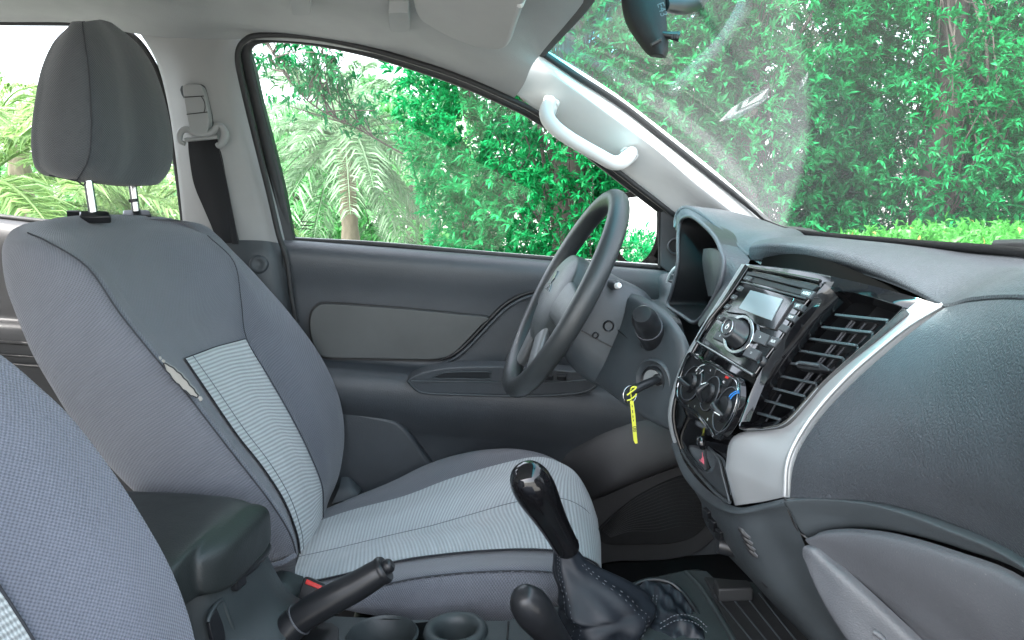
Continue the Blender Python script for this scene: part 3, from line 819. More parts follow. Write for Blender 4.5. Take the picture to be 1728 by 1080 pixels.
# seat cushion: rows front to back, columns near side bottom -> far side bottom
def crow(near_b, near_s, ins_n, mid, ins_f, far, far_b=None):
    q = [A(*near_b), A(*near_s), A(*ins_n), A(*mid), A(*ins_f), A(*far)]
    f2 = q[-1] + np.array([0, .02, -.03]); f3 = q[-1] + np.array([0, .015, -.12])
    n1 = (q[0] * .5 + q[1] * .5) + np.array([0, -.008, 0])
    s1 = (q[1] * .5 + q[2] * .5) + np.array([0, 0, .004])
    m1 = (q[2] + q[3]) / 2 + np.array([0, 0, .004]); m2 = (q[3] + q[4]) / 2 + np.array([0, 0, .004])
    e1 = (q[4] + q[5]) / 2 + np.array([0, 0, .008])
    return np.array([q[0], n1, q[1], s1, q[2], m1, q[3], m2, q[4], e1, q[5], f2, f3])
cus = [
    crow((520, 1010, .13), (500, 998, .14), (492, 990, .20), (503, 945, .36), (520, 890, .50), (545, 862, .58)),
    crow((560, 1024, .125), (560, 1008, .125), (556, 979, .20), (570, 930, .36), (590, 866, .51), (600, 838, .60)),
    crow((640, 1040, .12), (656, 985, .12), (670, 951, .205), (660, 908, .37), (680, 842, .515), (662, 812, .61)),
    crow((710, 1046, .12), (712, 974, .118), (745, 940, .21), (725, 893, .37), (760, 812, .515), (722, 783, .615)),
    crow((790, 1048, .12), (790, 966, .118), (822, 933, .21), (795, 873, .37), (850, 786, .51), (785, 764, .61)),
    crow((865, 1048, .122), (880, 963, .12), (895, 931, .21), (872, 852, .37), (908, 776, .505), (845, 758, .60)),
    crow((925, 1035, .135), (945, 968, .13), (955, 936, .21), (940, 846, .37), (948, 788, .49), (898, 764, .585)),
    crow((972, 1020, .16), (985, 985, .155), (995, 950, .215), (985, 865, .36), (972, 806, .47), (935, 780, .56)),
    crow((1005, 1010, .19), (1008, 995, .19), (1011, 965, .235), (1008, 900, .35), (992, 840, .44), (968, 802, .53)),
    crow((1006, 1040, .21), (1010, 1025, .21), (1013, 1000, .25), (1012, 950, .35), (1006, 880, .43), (988, 850, .50)),
]
def crown_(G): return G
cush = surf('seat_cushion', cus, M['fab'], DS, nu=5, nv=6, sharp=80)
cus_d = [cr(q, 10)[40:81] for q in cus]      # same spline as the cushion, so the panel lies evenly on it
ci = [[q[0], q[5], q[10], q[15], q[20], q[25], q[30], q[35], q[40]] for q in cus_d]
surf('cushion_insert', ci, M['rib2'], DS, nu=10, nv=6, off=(.002, -.003, .007), sharp=80)
seam('seam', [q[6] for q in cus[:-1]], .0011, cush, (.002, -.003, .0068), 'soft_thread')
seam('seam', [q[4] for q in cus[:-1]], .0009, cush, (.002, -.004, .005))
seam('seam', [q[8] for q in cus[:-1]], .0009, cush, (.002, -.003, .006))
seam('seam', [q[2] for q in cus[:-1]], .0014, cush, (0, -.003, .001), 'thread')
# stitches along the near seam
st = cr([q[2] for q in cus[1:-2]], 9)
for k in range(2, len(st) - 1, 2):
    tube('stitch', [st[k] + np.array([0, -.0055, .001]), st[k] * .45 + st[k + 1] * .55 + np.array([0, -.0055, .001])], .0006, M['lthread'], cush, n=5, smooth=False)
# plastic hinge cover and seat frame low at the side
hc = [[A(430, 985, .13), A(470, 980, .12), A(505, 990, .13)], [A(436, 1005, .11), A(478, 1003, .105), (A(510, 1012, .115))], [A(448, 1022, .11), A(485, 1024, .105), A(512, 1030, .115)], [A(470, 1040, .13), A(495, 1045, .125), A(515, 1050, .13)]]
surf('hinge_cover', hc, M['console'], DS, nu=5, nv=5, back=(0, .03, 0))
lv = [[A(576, 805, .62), A(590, 806, .62), A(610, 825, .62)], [A(572, 825, .60), A(590, 825, .60), A(606, 832, .60)], [A(560, 850, .59), A(580, 845, .59), A(600, 838, .59)]]
surf('recliner_cover', lv, M['fine'], DS, nu=4, nv=4, back=(0, .02, -.01))
box('seat_frame', (.0, .37, .745), ((1, 0, 0), (0, 1, 0), (0, 0, 1)), (.34, .40, .13), M['black'], DS, bevel=.02)
for sy in (.2, .54):
    box('seat_rail', (-.02, sy, .665), ((1, 0, 0), (0, 1, 0), (0, 0, 1)), (.46, .04, .07), M['black'], DS, bevel=.004)
# ---- passenger seat, only its inboard shoulder shows
PS = thing('passenger_seat', 'passenger seat backrest in blue grey knit fabric cropped at lower left corner', 'car seat', (-.1, -.37, .65))
# (crest silhouette) then towards the passenger's side; behind it the side and back panels
sil = [(-70, 560), (0, 600), (60, 650), (120, 708), (190, 800), (240, 878), (280, 950), (308, 1020), (326, 1090), (338, 1200), (340, 1330)]
pr = []
for k, (u, v) in enumerate(sil):
    t = k / (len(sil) - 1)
    c = A(u, v, -.150)
    w = .085 + .05 * min(1, t * 1.6)
    front = [c + np.array([.001, -.018, 0]), c + np.array([-.012, -.06, -.008]), c + np.array([-.043, -.103, -.016])]
    insl = c + np.array([-.062, -.130, -.02])
    mid = c + np.array([-.075, -.22, -.01]); insr = c + np.array([-.065, -.30, 0.0])
    far_ = [c + np.array([-.005, -.40, .01]), c + np.array([-.05, -.445, .01]), c + np.array([-.13, -.42, 0])]
    bk_ = [c + np.array([-.16, -.22, 0]), c + np.array([-.13, -.02, 0]), c + np.array([-.05, .012, 0])]
    pr.append(np.array([c] + front + [insl, mid, insr] + far_ + bk_))
tc = pr[0].mean(0)
pr = [tc + (pr[0] - tc) * .25 + np.array([-.03, 0, .03]), tc + (pr[0] - tc) * .75 + np.array([-.015, 0, .025])] + pr
pb = surf('backrest', pr, M['fab_near'], PS, nu=6, nv=6, closed=True, cap=True, sharp=80)
surf('backrest_insert', [[q[4], q[5], q[6]] for q in pr[6:]], M['rib'], PS, nu=6, nv=6, off=(.006, 0, .003))
seam('seam', [q[4] for q in pr[2:]], .0016, pb, (.006, .002, .002))
box('seat_cushion', (.0, -.40, .85), ((1, 0, .08), (0, 1, 0), (-.08, 0, 1)), (.36, .42, .16), M['fab_near'], PS, bevel=.04, bseg=4)
box('seat_frame', (-.02, -.40, .70), ((1, 0, 0), (0, 1, 0), (0, 0, 1)), (.34, .36, .14), M['black'], PS, bevel=.02)

# ---- seat belt and its anchor on the centre pillar
sb = thing('seat_belt', 'black seat belt hanging from a grey anchor on the centre pillar', 'seat belt', A(345, 235, .63))
W1 = [((317, 233), (366, 231)), ((319, 262), (371, 258)), ((327, 310), (381, 300)), ((343, 350), (390, 345)), ((358, 385), (397, 380)), ((366, 410), (404, 410))]
surf('webbing', [[A(*a, .636 + .002 * k), A((a[0] + b[0]) / 2, (a[1] + b[1]) / 2, .632 + .002 * k), A(*b, .636 + .002 * k)] for k, (a, b) in enumerate(W1)], M['belt'], sb, nu=5, nv=6, back=(0, .002, 0))
W2 = [((364, 238), (371, 248)), ((366, 270), (378, 282)), ((372, 310), (385, 330)), ((380, 350), (395, 370)), ((388, 390), (401, 404)), ((392, 412), (403, 412))]
surf('webbing', [[A(*a, .642), A((a[0] + b[0]) / 2, (a[1] + b[1]) / 2, .641), A(*b, .643)] for a, b in W1[0:0] + W2], M['belt'], sb, nu=4, nv=6, back=(0, .002, 0))
hp = Plane((310, 145, .632), (350, 148, .632), (335, 230, .626))
plate('anchor_recess', hp.L([(305, 145), (340, 142), (349, 158), (358, 206), (350, 212), (312, 170)], .001), hp.n, .01, M['fine'], sb, bevel=.002, smooth=3)
plate('height_adjuster', hp.L([(308, 146), (314, 142), (336, 142), (342, 150), (348, 175), (352, 200), (350, 222), (343, 226), (325, 226), (320, 220), (314, 190), (310, 165)], .022), hp.n, .024, M['pillar2'], sb, bevel=.006, smooth=3, bseg=3)
for v0 in ((311, 164, 344, 162), (315, 193, 350, 189)):
    tube('adjuster_joint', hp.L([(v0[0], v0[1]), (v0[2], v0[3])], .0222), .0009, M['black'], sb, n=6, smooth=False)
tube('button_outline', hp.L([(340, 163), (345, 172), (346, 182), (344, 190)], .0222), .0009, M['black'], sb, n=6)
# D ring
dr = hp
tube('belt_loop', dr.L([(312, 243), (304, 238), (303, 228), (308, 220), (318, 219), (330, 226), (345, 227), (360, 221), (366, 213), (374, 214), (380, 226), (377, 238), (370, 246), (365, 242)], .016), [.004, .005, .006, .006, .006, .006, .006, .006, .006, .006, .007, .007, .0055, .003], M['pillar2'], sb, n=10)
tube('belt_loop_bar', dr.L([(312, 236), (335, 234), (368, 231)], .013), .004, M['pillar2'], sb, n=10)

# ================================================================== DASHBOARD
DB = thing('dashboard', 'dark grained plastic dashboard with silver and piano black centre stack', 'dashboard', (.5, 0, .9))
# instrument hood: top skin
ht = [
    [A(1140, 372, .545), A(1145, 356, .54), A(1162, 350, .52), A(1190, 366, .44), A(1226, 397, .35), A(1266, 434, .24)],
    [A(1145, 352, .58), A(1155, 347, .575), A(1180, 350, .53), A(1212, 366, .455), A(1245, 390, .37), A(1272, 414, .255)],
    [A(1152, 349, .61), A(1170, 348, .60), A(1200, 353, .565), A(1240, 366, .49), A(1268, 384, .40), A(1292, 402, .27)],
    [A(1160, 350, .655), A(1190, 350, .645), A(1225, 355, .62), A(1262, 366, .57), A(1300, 383, .46), A(1330, 396, .31)],
    [A(1170, 353, .70), A(1205, 354, .69), A(1245, 360, .67), A(1286, 371, .64), A(1322, 384, .545), A(1352, 395, .40)],
    [A(1175, 361, .73), A(1215, 362, .73), A(1258, 368, .72), A(1298, 378, .69), A(1332, 392, .60), A(1362, 400, .46)],
]
ht = [list(r_) + [r_[-1] + np.array([.03, -.07, -.035 - .012 * k])] for k, r_ in enumerate(ht)]
surf('instrument_hood', ht, M['dashsoft'], DB, nu=6, nv=5, sharp=80)
tube('hood_edge', pts([(1139, 384, .54), (1140, 370, .545), (1146, 356, .54), (1162, 350.5, .52), (1190, 366, .44), (1226, 397, .35), (1264, 433, .245)]), .0035, M['dashsoft'], DB, n=10)
# hood face round the cluster
hf_o = [A(1140, 386, .54), A(1141, 366, .54), A(1150, 353, .53), A(1163, 352, .515), A(1190, 368, .435), A(1226, 399, .345), A(1263, 434, .24), A(1260, 450, .22), A(1235, 480, .20), A(1205, 520, .19), A(1180, 552, .19)]
cp = Plane((1145, 380, .50), (1221, 447, .235), (1128, 515, .47))
rim = [(1145, 390), (1150, 371), (1165, 365), (1184, 377), (1206, 400), (1218, 428), (1221, 447), (1214, 480), (1198, 514), (1180, 540), (1168, 544), (1150, 532), (1130, 519), (1127, 511), (1132, 495), (1139, 468), (1144, 440), (1144, 412)]
hf_i = [cp.at(*rim[k]) for k in (0, 1, 2, 3, 4, 5, 6, 7, 8, 9)]
hf_i = [hf_i[0]] + hf_i
mid_ = []
oo_ = resample(cr(hf_o, 6), 40); ii_ = resample(cr(hf_i, 6), 40)
surf('hood_face', [oo_, oo_ * .5 + ii_ * .5 + np.array([-.003, -.003, 0]), ii_], M['dash'], DB, nu=1, nv=4, sharp=80)
tube('cluster_rim', cp.L(rim, .001), .0034, M['greylid'], DB, n=10, closed=True, seg=5)
rl = cr(cp.L(rim, 0), 4, True)
cen = rl.mean(0)
dep = unit((1, .12, -.12))
rec = [rl, cen + (rl - cen) * .95 + dep * .03, cen + (rl - cen) * .90 + dep * .07, cen + (rl - cen) * .86 + dep * .10, cen + (rl - cen) * .45 + dep * .105, cen + (rl - cen) * .05 + dep * .105]
surf('cluster_recess', rec, M['satin'], DB, nu=1, nv=3, closed=True, cap='end', sharp=70)
# gauge shroud seen at the right inside the recess
gs = [[cp.at(1187, 420, -.03), cp.at(1200, 419, -.015), cp.at(1213, 424, -.01), cp.at(1218, 440, -.01)],
      [cp.at(1185, 440, -.03), cp.at(1198, 440, -.010), cp.at(1210, 442, -.008), cp.at(1218, 450, -.01)],
      [cp.at(1189, 470, -.035), cp.at(1200, 470, -.012), cp.at(1208, 470, -.009), cp.at(1214, 474, -.012)],
      [cp.at(1195, 500, -.04), cp.at(1200, 500, -.02), cp.at(1202, 500, -.014), cp.at(1206, 498, -.014)]]
surf('gauge_shroud', gs, M['fine'], DB, nu=5, nv=5, back=(.03, .01, 0))
# outer air outlet behind the cluster hood
vo = A(1146, 488, .60)
vp = Plane((1146, 488, .60), (1146, 450, .60), (1162, 492, .55))
vn = unit((-1, -.25, .15)); vx = unit(np.cross((0, 0, 1), vn)); vy = np.cross(vn, vx)
def circ(o, r1, n_=28, h=0.0): return [np.array(o) + vn * h + (vx * math.cos(a) + vy * math.sin(a)) * r1 for a in np.linspace(0, 2 * math.pi, n_, endpoint=False)]
outl = thing('round_air_outlet', 'round silver ringed air outlet at far end of dashboard beside the door', 'air vent', vo)
tube('outlet_ring', circ(vo, .045), .006, M['silver'], outl, closed=True, seg=1, n=10)
lathe('outlet_bezel', [(.03, .0), (.040, .004), (.046, -.002), (.056, -.02), (.058, -.06), (.01, -.06)], vo, vn, M['fine'], outl, n=40, open0=True)
for k in range(-2, 3):
    tube('outlet_slat', [vo + vy * (k * .013) + vx * s * math.sqrt(max(0, .038 ** 2 - (k * .013) ** 2)) + vn * .0035 for s in (-1, 1)], .0025, M['satin'], outl, n=6, smooth=False)
# end of the dash beside the door, below the outlet
de = [[A(1108, 470, .68), A(1120, 462, .66), A(1150, 460, .62)], [A(1110, 505, .66), A(1122, 505, .62), A(1140, 520, .55)], [A(1070, 500, .66), A(1105, 520, .58), A(1150, 545, .40)], [A(1065, 540, .64), A(1110, 560, .56), A(1160, 580, .36)]]
surf('dash_end', de, M['fine'], DB, nu=5, nv=5)
# top pad over the stack and the passenger side (brow and the sheet up to the screen)
def pad_row(L): return [A(*p) if not isinstance(p, np.ndarray) else p for p in L]
V3 = lambda *a: np.array(a, float)
tp_ = [
    pad_row([(1266, 436, .235), (1300, 434, .20), (1350, 438, .14), (1420, 450, .05), (1490, 471, -.05), (1545, 493, -.13), (1592, 514, -.19), (1640, 503, -.26), (1728, 499, -.37), V3(.385, -.5, 1.352), V3(.38, -.66, 1.345)]),
    pad_row([(1264, 424, .240), (1296, 421, .20), (1345, 425, .138), (1415, 437, .048), (1490, 459, -.052), (1548, 484, -.13), (1598, 507, -.19), (1645, 497, -.26), (1735, 492, -.37), V3(.39, -.5, 1.358), V3(.385, -.66, 1.35)]),
    pad_row([(1268, 413, .245), (1298, 409, .205), (1345, 411, .145), (1420, 421, .055), (1500, 444, -.045), (1565, 471, -.125), (1620, 489, -.19), (1670, 482, -.26), (1755, 476, -.37), V3(.42, -.5, 1.364), V3(.41, -.66, 1.357)]),
    pad_row([(1285, 404, .28), (1315, 402, .245), (1365, 403, .19), (1440, 410, .09), (1530, 430, -.02), (1600, 449, -.11), (1660, 463, -.18), (1710, 460, -.25), V3(.46, -.36, 1.362), V3(.46, -.5, 1.362), V3(.45, -.66, 1.354)]),
    pad_row([(1320, 399, .36), (1350, 398, .31), (1400, 401, .24), (1480, 409, .12), (1580, 424, .00), (1650, 437, -.09), (1720, 446, -.17), V3(.52, -.27, 1.352), V3(.52, -.38, 1.352), V3(.52, -.52, 1.35), V3(.50, -.66, 1.34)]),
    pad_row([(1345, 396, .50), (1390, 399, .40), (1450, 405, .28), (1550, 415, .12), (1640, 424, -.02), (1728, 433, -.14), V3(.60, -.22, 1.345), V3(.60, -.32, 1.342), V3(.60, -.42, 1.34), V3(.59, -.53, 1.335), V3(.56, -.66, 1.33)]),
]
tp_ = [[np.array(p) + np.array([.05, 0, .004]) for p in tp_[0]], [np.array(p) + np.array([.006, 0, -.003]) for p in tp_[0]]] + tp_
surf('top_pad', tp_, M['dash'], DB, nu=5, nv=5, sharp=80)
# near-black sheet painted in as the shade under the brow
brow_shade_rows = [pad_row([(1266, 430, .225), (1330, 430, .13), (1420, 444, .03), (1490, 466, -.06), (1580, 508, -.17)]), pad_row([(1258, 452, .20), (1325, 460, .10), (1410, 478, .0), (1480, 497, -.08), (1560, 518, -.15)])]
surf('brow_shade_sheet', [np.array(brow_shade_rows[0]) + np.array([.022, 0, 0.004]), np.array(brow_shade_rows[1]) + np.array([.022, 0, 0])], M['void'], DB, nu=5, nv=2)
# glossy bezel body behind stereo, climate panel and vents
bz = [
    pad_row([(1250, 446, .14), (1330, 455, .01), (1404, 470, -.085)]),
    pad_row([(1210, 515, .14), (1285, 540, .01), (1366, 546, -.088)]),
    pad_row([(1190, 552, .14), (1250, 575, .01), (1326, 598, -.088)]),
    pad_row([(1165, 592, .14), (1215, 615, .01), (1292, 648, -.085)]),
    pad_row([(1138, 665, .135), (1180, 700, .01), (1257, 706, -.083)]),
    pad_row([(1137, 700, .13), (1180, 725, .01), (1248, 728, -.083)]),
    pad_row([(1136, 735, .125), (1172, 768, .02), (1240, 760, -.083)]),
    pad_row([(1150, 775, .11), (1190, 815, .02), (1236, 840, -.085)]),
]
surf('bezel_body', bz, M['piano'], DB, nu=5, nv=5, off=(.004, 0, .0), back=(.006, .004, .0))
bzt = [pad_row([(1396, 466, -.08), (1480, 486, -.13), (1570, 511, -.172)]), pad_row([(1396, 480, -.085), (1480, 494, -.13), (1545, 516, -.166)]), pad_row([(1398, 496, -.088), (1470, 502, -.125), (1528, 522, -.165)])]
surf('bezel_top', bzt, M['piano'], DB, nu=5, nv=4, off=(.004, 0, .0), back=(.004, .003, -.002))
RP = Plane((1262, 452, .11), (1385, 476, -.085), (1176, 578, .11))
# silver trim, outboard of the vent
sil_o = [(1594, 514, -.185), (1535, 549, -.178), (1483, 590, -.17), (1432, 635, -.162), (1382, 690, -.154), (1347, 742, -.15), (1330, 785, -.15), (1327, 836, -.15)]
sil_i = [(1548, 508, -.165), (1508, 540, -.158), (1460, 582, -.15), (1402, 634, -.14), (1355, 682, -.13), (1305, 718, -.115), (1237, 738, -.085), (1224, 790, -.08)]
so_ = resample(cr(pts(sil_o), 6), 40)
si_ = resample(cr(pts(sil_i + [(1228, 825, -.08), (1241, 853, -.08)]), 6), 40)
# pair the two edges by hand so that the wide foot of the trim stays square
so2 = cr(pts(sil_o), 6); si2 = cr(pts(sil_i), 6)
rows_s = []
for a, b in zip(si2, so2):
    w = b - a
    rows_s.append(np.array([a + np.array([.02, .012, -.004]), a, a * .5 + b * .5 + np.array([-.0012, 0, .0]), a * .12 + b * .88 + np.array([-.001, 0, 0]), b + np.array([.002, -.001, 0]), b + np.array([.03, -.004, -.004])]))
foot = [pts([(1228, 825, -.08), (1280, 822, -.115), (1327, 838, -.15)]), pts([(1241, 853, -.08), (1285, 847, -.115), (1327, 838, -.15)])]
fa, fm, fb = A(1240, 853, -.08), A(1284, 847, -.118), A(1326, 839, -.15)
rows_s.append(np.array([fa + np.array([.02, .012, -.004]), fa, fm, fa * .12 + fb * .88, fb + np.array([.002, -.001, 0]), fb + np.array([.03, -.004, -.004])]))
surf('silver_trim', rows_s, M['silver'], DB, nu=4, nv=1, sharp=45)
tube('silver_trim_edge', pts([(u - 1, v, y) for u, v, y in sil_o]) + np.array([-.001, 0, 0]), .0028, M['silver'], DB, n=8)
# thin bright trim on the driver's side of the stack
ls = [(1252, 446, .13), (1232, 478, .13), (1208, 515, .13), (1180, 560, .13), (1152, 612, .13), (1135, 660, .13), (1129, 695, .13), (1132, 725, .128), (1143, 760, .122)]
lsr = pts(ls)
surf('silver_side_trim', [lsr, lsr + np.array([-.004, -.010, .001]), lsr + np.array([.004, -.017, .001])], M['silver'], DB, nu=6, nv=3)
tube('bezel_edge', pts([(u + 8, v + 2, y - .02) for u, v, y in ls]), .003, M['piano'], DB, n=8)
# glove side pad (large grained skin)
gp_ = [
    pad_row([(1590, 516, -.20), (1640, 506, -.27), (1728, 502, -.38), V3(.385, -.5, 1.35), V3(.37, -.66, 1.34)]),
    pad_row([(1545, 553, -.19), (1620, 545, -.27), (1728, 540, -.39), V3(.372, -.5, 1.325), V3(.36, -.66, 1.315)]),
    pad_row([(1490, 598, -.18), (1590, 600, -.27), (1728, 605, -.405), V3(.362, -.5, 1.29), V3(.35, -.66, 1.28)]),
    pad_row([(1438, 645, -.172), (1560, 660, -.27), (1728, 680, -.41), V3(.358, -.5, 1.25), V3(.345, -.66, 1.24)]),
    pad_row([(1388, 697, -.166), (1540, 730, -.28), (1728, 760, -.41), V3(.36, -.5, 1.21), V3(.345, -.66, 1.20)]),
    pad_row([(1352, 748, -.162), (1525, 790, -.28), (1728, 840, -.405), V3(.365, -.5, 1.175), V3(.35, -.66, 1.165)]),
    pad_row([(1335, 790, -.16), (1520, 828, -.275), (1728, 900, -.395), V3(.375, -.5, 1.145), V3(.36, -.66, 1.135)]),
    pad_row([(1330, 838, -.158), (1420, 838, -.20), (1728, 942, -.375), V3(.395, -.5, 1.125), V3(.38, -.66, 1.115)]),
]
gp_[0] = [np.array(p) + np.array([-.001, 0, -.003]) for p in tp_[2][6:]]
# keep the lower edge on the crease line
gp_[-1] = pad_row([(1330, 839, -.158), (1505, 853, -.26), (1728, 946, -.385), V3(.395, -.5, 1.125), V3(.38, -.66, 1.115)])
surf('glove_pad', gp_, M['dash'], DB, nu=6, nv=5, sharp=80, off=(.002, 0, 0))
# band below the crease
cre = [(1326, 841, -.155), (1365, 837, -.175), (1420, 838, -.205), (1500, 851, -.255), (1600, 885, -.315), (1728, 944, -.385)]
bd = [
    pts(cre) + np.array([.004, 0, 0]), pts([(u, v + 4, y) for u, v, y in cre]) + np.array([-.004, 0, 0]), pts([(u, v + 9, y) for u, v, y in cre]) + np.array([-.005, 0, 0]),
    pts([(1336, 870, -.157), (1380, 868, -.18), (1430, 868, -.21), (1508, 880, -.26), (1608, 910, -.32), (1735, 965, -.39)]),
    pts([(1350, 905, -.16), (1385, 893, -.182), (1440, 890, -.213), (1515, 900, -.262), (1615, 928, -.322), (1740, 980, -.39)]) + np.array([.006, 0, 0]),
    pts([(1352, 915, -.16), (1387, 903, -.182), (1442, 899, -.213), (1517, 909, -.262), (1617, 937, -.322), (1742, 990, -.39)]) + np.array([.03, 0, 0]),
]
ext = lambda r_: np.vstack([r_, r_[-1] + np.array([-.005, -.12, -.01]), r_[-1] + np.array([-.01, -.28, -.02])])
surf('lower_band', [ext(r_) for r_ in bd], M['fine'], DB, nu=6, nv=4, sharp=80)
tube('dash_joint', pts([(1324, 842, -.157), (1332, 866, -.158), (1345, 893, -.16), (1358, 905, -.162), (1373, 913, -.17)]), .0012, M['black'], DB, n=6)
# glovebox lids
ul = [
    pts([(1370, 906, -.17), (1390, 896, -.185), (1440, 892, -.215), (1515, 901, -.262), (1615, 930, -.322), (1740, 982, -.39)]),
    pts([(1372, 911, -.17), (1400, 905, -.19), (1448, 903, -.22), (1520, 915, -.266), (1622, 946, -.326), (1745, 1000, -.392)]) + np.array([-.008, 0, 0]),
    pts([(1390, 930, -.178), (1425, 935, -.20), (1475, 945, -.235), (1545, 965, -.28), (1640, 1000, -.335), (1750, 1050, -.396)]) + np.array([-.006, 0, 0]),
    pts([(1430, 965, -.195), (1470, 985, -.22), (1520, 1005, -.252), (1590, 1030, -.295), (1670, 1065, -.345), (1760, 1110, -.40)]) + np.array([-.003, 0, 0]),
    pts([(1490, 1020, -.222), (1525, 1040, -.243), (1570, 1070, -.273), (1640, 1100, -.315), (1700, 1130, -.352), (1770, 1170, -.40)]),
    pts([(1560, 1086, -.255), (1590, 1105, -.272), (1640, 1130, -.305), (1690, 1160, -.338), (1740, 1190, -.37), (1790, 1230, -.405)]),
]
surf('glovebox_lid', [ext(r_) for r_ in ul], M['greylid'], DB, nu=5, nv=5, sharp=80)
ll = [
    pts([(1371, 917, -.172), (1382, 922, -.18), (1402, 942, -.19), (1440, 976, -.21), (1500, 1031, -.235), (1570, 1097, -.265)]) + np.array([.004, 0, -.001]),
    pts([(1366, 921, -.172), (1378, 928, -.18), (1398, 948, -.19), (1436, 983, -.21), (1496, 1039, -.235), (1566, 1105, -.265)]) + np.array([-.005, 0, 0]),
    pts([(1359, 931, -.17), (1370, 945, -.178), (1392, 972, -.19), (1428, 1015, -.21), (1480, 1070, -.232), (1545, 1130, -.26)]) + np.array([-.003, 0, 0]),
    pts([(1358, 945, -.17), (1368, 972, -.178), (1387, 1012, -.19), (1418, 1060, -.208), (1462, 1115, -.23), (1520, 1180, -.255)]),
    pts([(1360, 955, -.17), (1368, 985, -.178), (1384, 1028, -.19), (1412, 1080, -.207), (1452, 1140, -.228), (1505, 1210, -.252)]) + np.array([.012, 0, 0]),
]
surf('glovebox_tray', ll, M['greylid'], DB, nu=5, nv=5, sharp=80)
lp = A(1478, 1068, -.228)
tube('glovebox_latch', [A(1474, 1066, -.232), A(1484, 1072, -.236), A(1496, 1084, -.24)], .003, M['greylid'], DB, n=8)
# lower flank of the stack, towards the console
fk = [
    pts([(1139, 738, .118), (1158, 785, .075), (1196, 828, .01), (1241, 855, -.08), (1285, 850, -.118), (1328, 840, -.157)]),
    pts([(1139, 752, .120), (1160, 802, .075), (1197, 842, .01), (1241, 863, -.083), (1288, 858, -.12), (1331, 848, -.158)]) + np.array([-.006, -.003, 0]),
    pts([(1146, 775, .115), (1170, 825, .07), (1202, 855, .01), (1243, 872, -.084), (1292, 870, -.122), (1336, 866, -.16)]) + np.array([.0, 0, 0]),
    pts([(1180, 835, .11), (1195, 870, .06), (1218, 890, .0), (1250, 905, -.086), (1305, 900, -.124), (1352, 905, -.163)]),
    pts([(1184, 880, .10), (1205, 905, .055), (1228, 925, .0), (1262, 945, -.086), (1320, 940, -.124), (1362, 945, -.164)]) + np.array([.004, 0, 0]),
    pts([(1212, 930, .09), (1232, 950, .05), (1252, 970, .0), (1290, 1000, -.086), (1342, 1000, -.124), (1376, 1000, -.166)]) + np.array([.008, 0, 0]),
    pts([(1250, 975, .07), (1272, 1000, .04), (1300, 1030, .0), (1340, 1060, -.086), (1390, 1065, -.124), (1416, 1070, -.17)]) + np.array([.012, 0, 0]),
    pts([(1300, 1040, .07), (1330, 1070, .04), (1360, 1100, .0), (1400, 1150, -.086), (1440, 1160, -.124), (1475, 1160, -.17)]) + np.array([.016, 0, 0]),
]
surf('stack_flank', fk, M['fine'], DB, nu=5, nv=5, sharp=80)
fp_ = Plane(A(1250, 905, -.086), A(1305, 900, -.124), A(1262, 945, -.086))
for k in range(4):
    o = np.array([k * 4.5 - 0.0, k * 10.5])
    P = fp_.L([(1246 + o[0], 893 + o[1]), (1252 + o[0], 896 + o[1]), (1258 + o[0], 903 + o[1]), (1266 + o[0] * .9, 910 + o[1])], .003)
    tube('flank_slot', P, [.0015, .003, .003, .0012], M['black'], DB, n=8)
    tube('slot_edge', P + np.array([0, -.001, .0026]), .0009, M['greylid'], DB, n=6)
# driver-side recess of the flank with blank switches and the lighter socket
sw_p = Plane(A(1180, 850, .105), A(1232, 935, .05), A(1212, 930, .09))
for (u, v) in ((1189, 868), (1199, 885), (1210, 902)):
    plate('blank_switch', sw_p.L([(u - 4, v - 10), (u + 5, v - 2), (u + 5, v + 14), (u - 4, v + 5)], .02), sw_p.n, .02, M['satin'], DB, bevel=.001)
lg = A(1226, 922, .02)
lathe('lighter_knob', [(.002, .012), (.010, .012), (.0115, .009), (.0115, -.02), (.009, -.02), (.009, -.035)], lg, (-.85, .15, .2), M['satin'], DB, n=24)
tube('lighter_icon', [A(1219, 893, .02), A(1220, 899, .02), A(1219, 906, .02)], .0009, M['white'], DB, n=5)
# tray with the hazard switch, under the climate panel
tpn = Plane(A(1150, 720, .105), A(1230, 770, -.07), A(1240, 848, -.078))
tr_ = [(1151, 716), (1162, 724), (1178, 738), (1192, 752), (1203, 762), (1214, 776), (1219, 800), (1230, 845), (1222, 842), (1196, 818), (1160, 775), (1148, 752)]
plate('lower_tray', tpn.L(tr_, .002), tpn.n, .02, M['satin'], DB, bevel=.002)
tube('tray_edge', tpn.L([(1148, 752), (1160, 776), (1196, 819), (1222, 843), (1231, 847)], .003), .0024, M['fine'], DB, n=8)
tube('tray_edge', tpn.L([(1196, 755), (1207, 766), (1215, 782), (1220, 804), (1231, 846)], .004), .0016, M['fine'], DB, n=8)
hz = thing('hazard_switch', 'black hazard light switch with a pink triangle below the climate panel', 'switch', tpn.at(1184, 775))
plate('switch_cap', tpn.L([(1177, 748), (1191, 760), (1193, 792), (1190, 795), (1178, 780)], .006), tpn.n, .01, M['satin'], hz, bevel=.001)
ring('triangle_mark', [tpn.at(*p, .0066) for p in ((1185, 763), (1187.5, 783.5), (1179, 775.5))], [tpn.at(*p, .0066) for p in ((1184.6, 769), (1186, 780), (1181.2, 775.3))], tpn.n, .0008, M['pink'], hz, N=48, bevel=0, smooth=0)
plate('triangle_mark', [tpn.at(*p, .0066) for p in ((1184.4, 772), (1185.2, 778.4), (1182.4, 775.6))], tpn.n, .0008, M['pink'], hz, bevel=0)
tube('toggle', [tpn.at(1180, 738, .004), tpn.at(1183, 744, .02), tpn.at(1186, 755, .018)], [.003, .006, .004], M['piano'], DB, n=10)
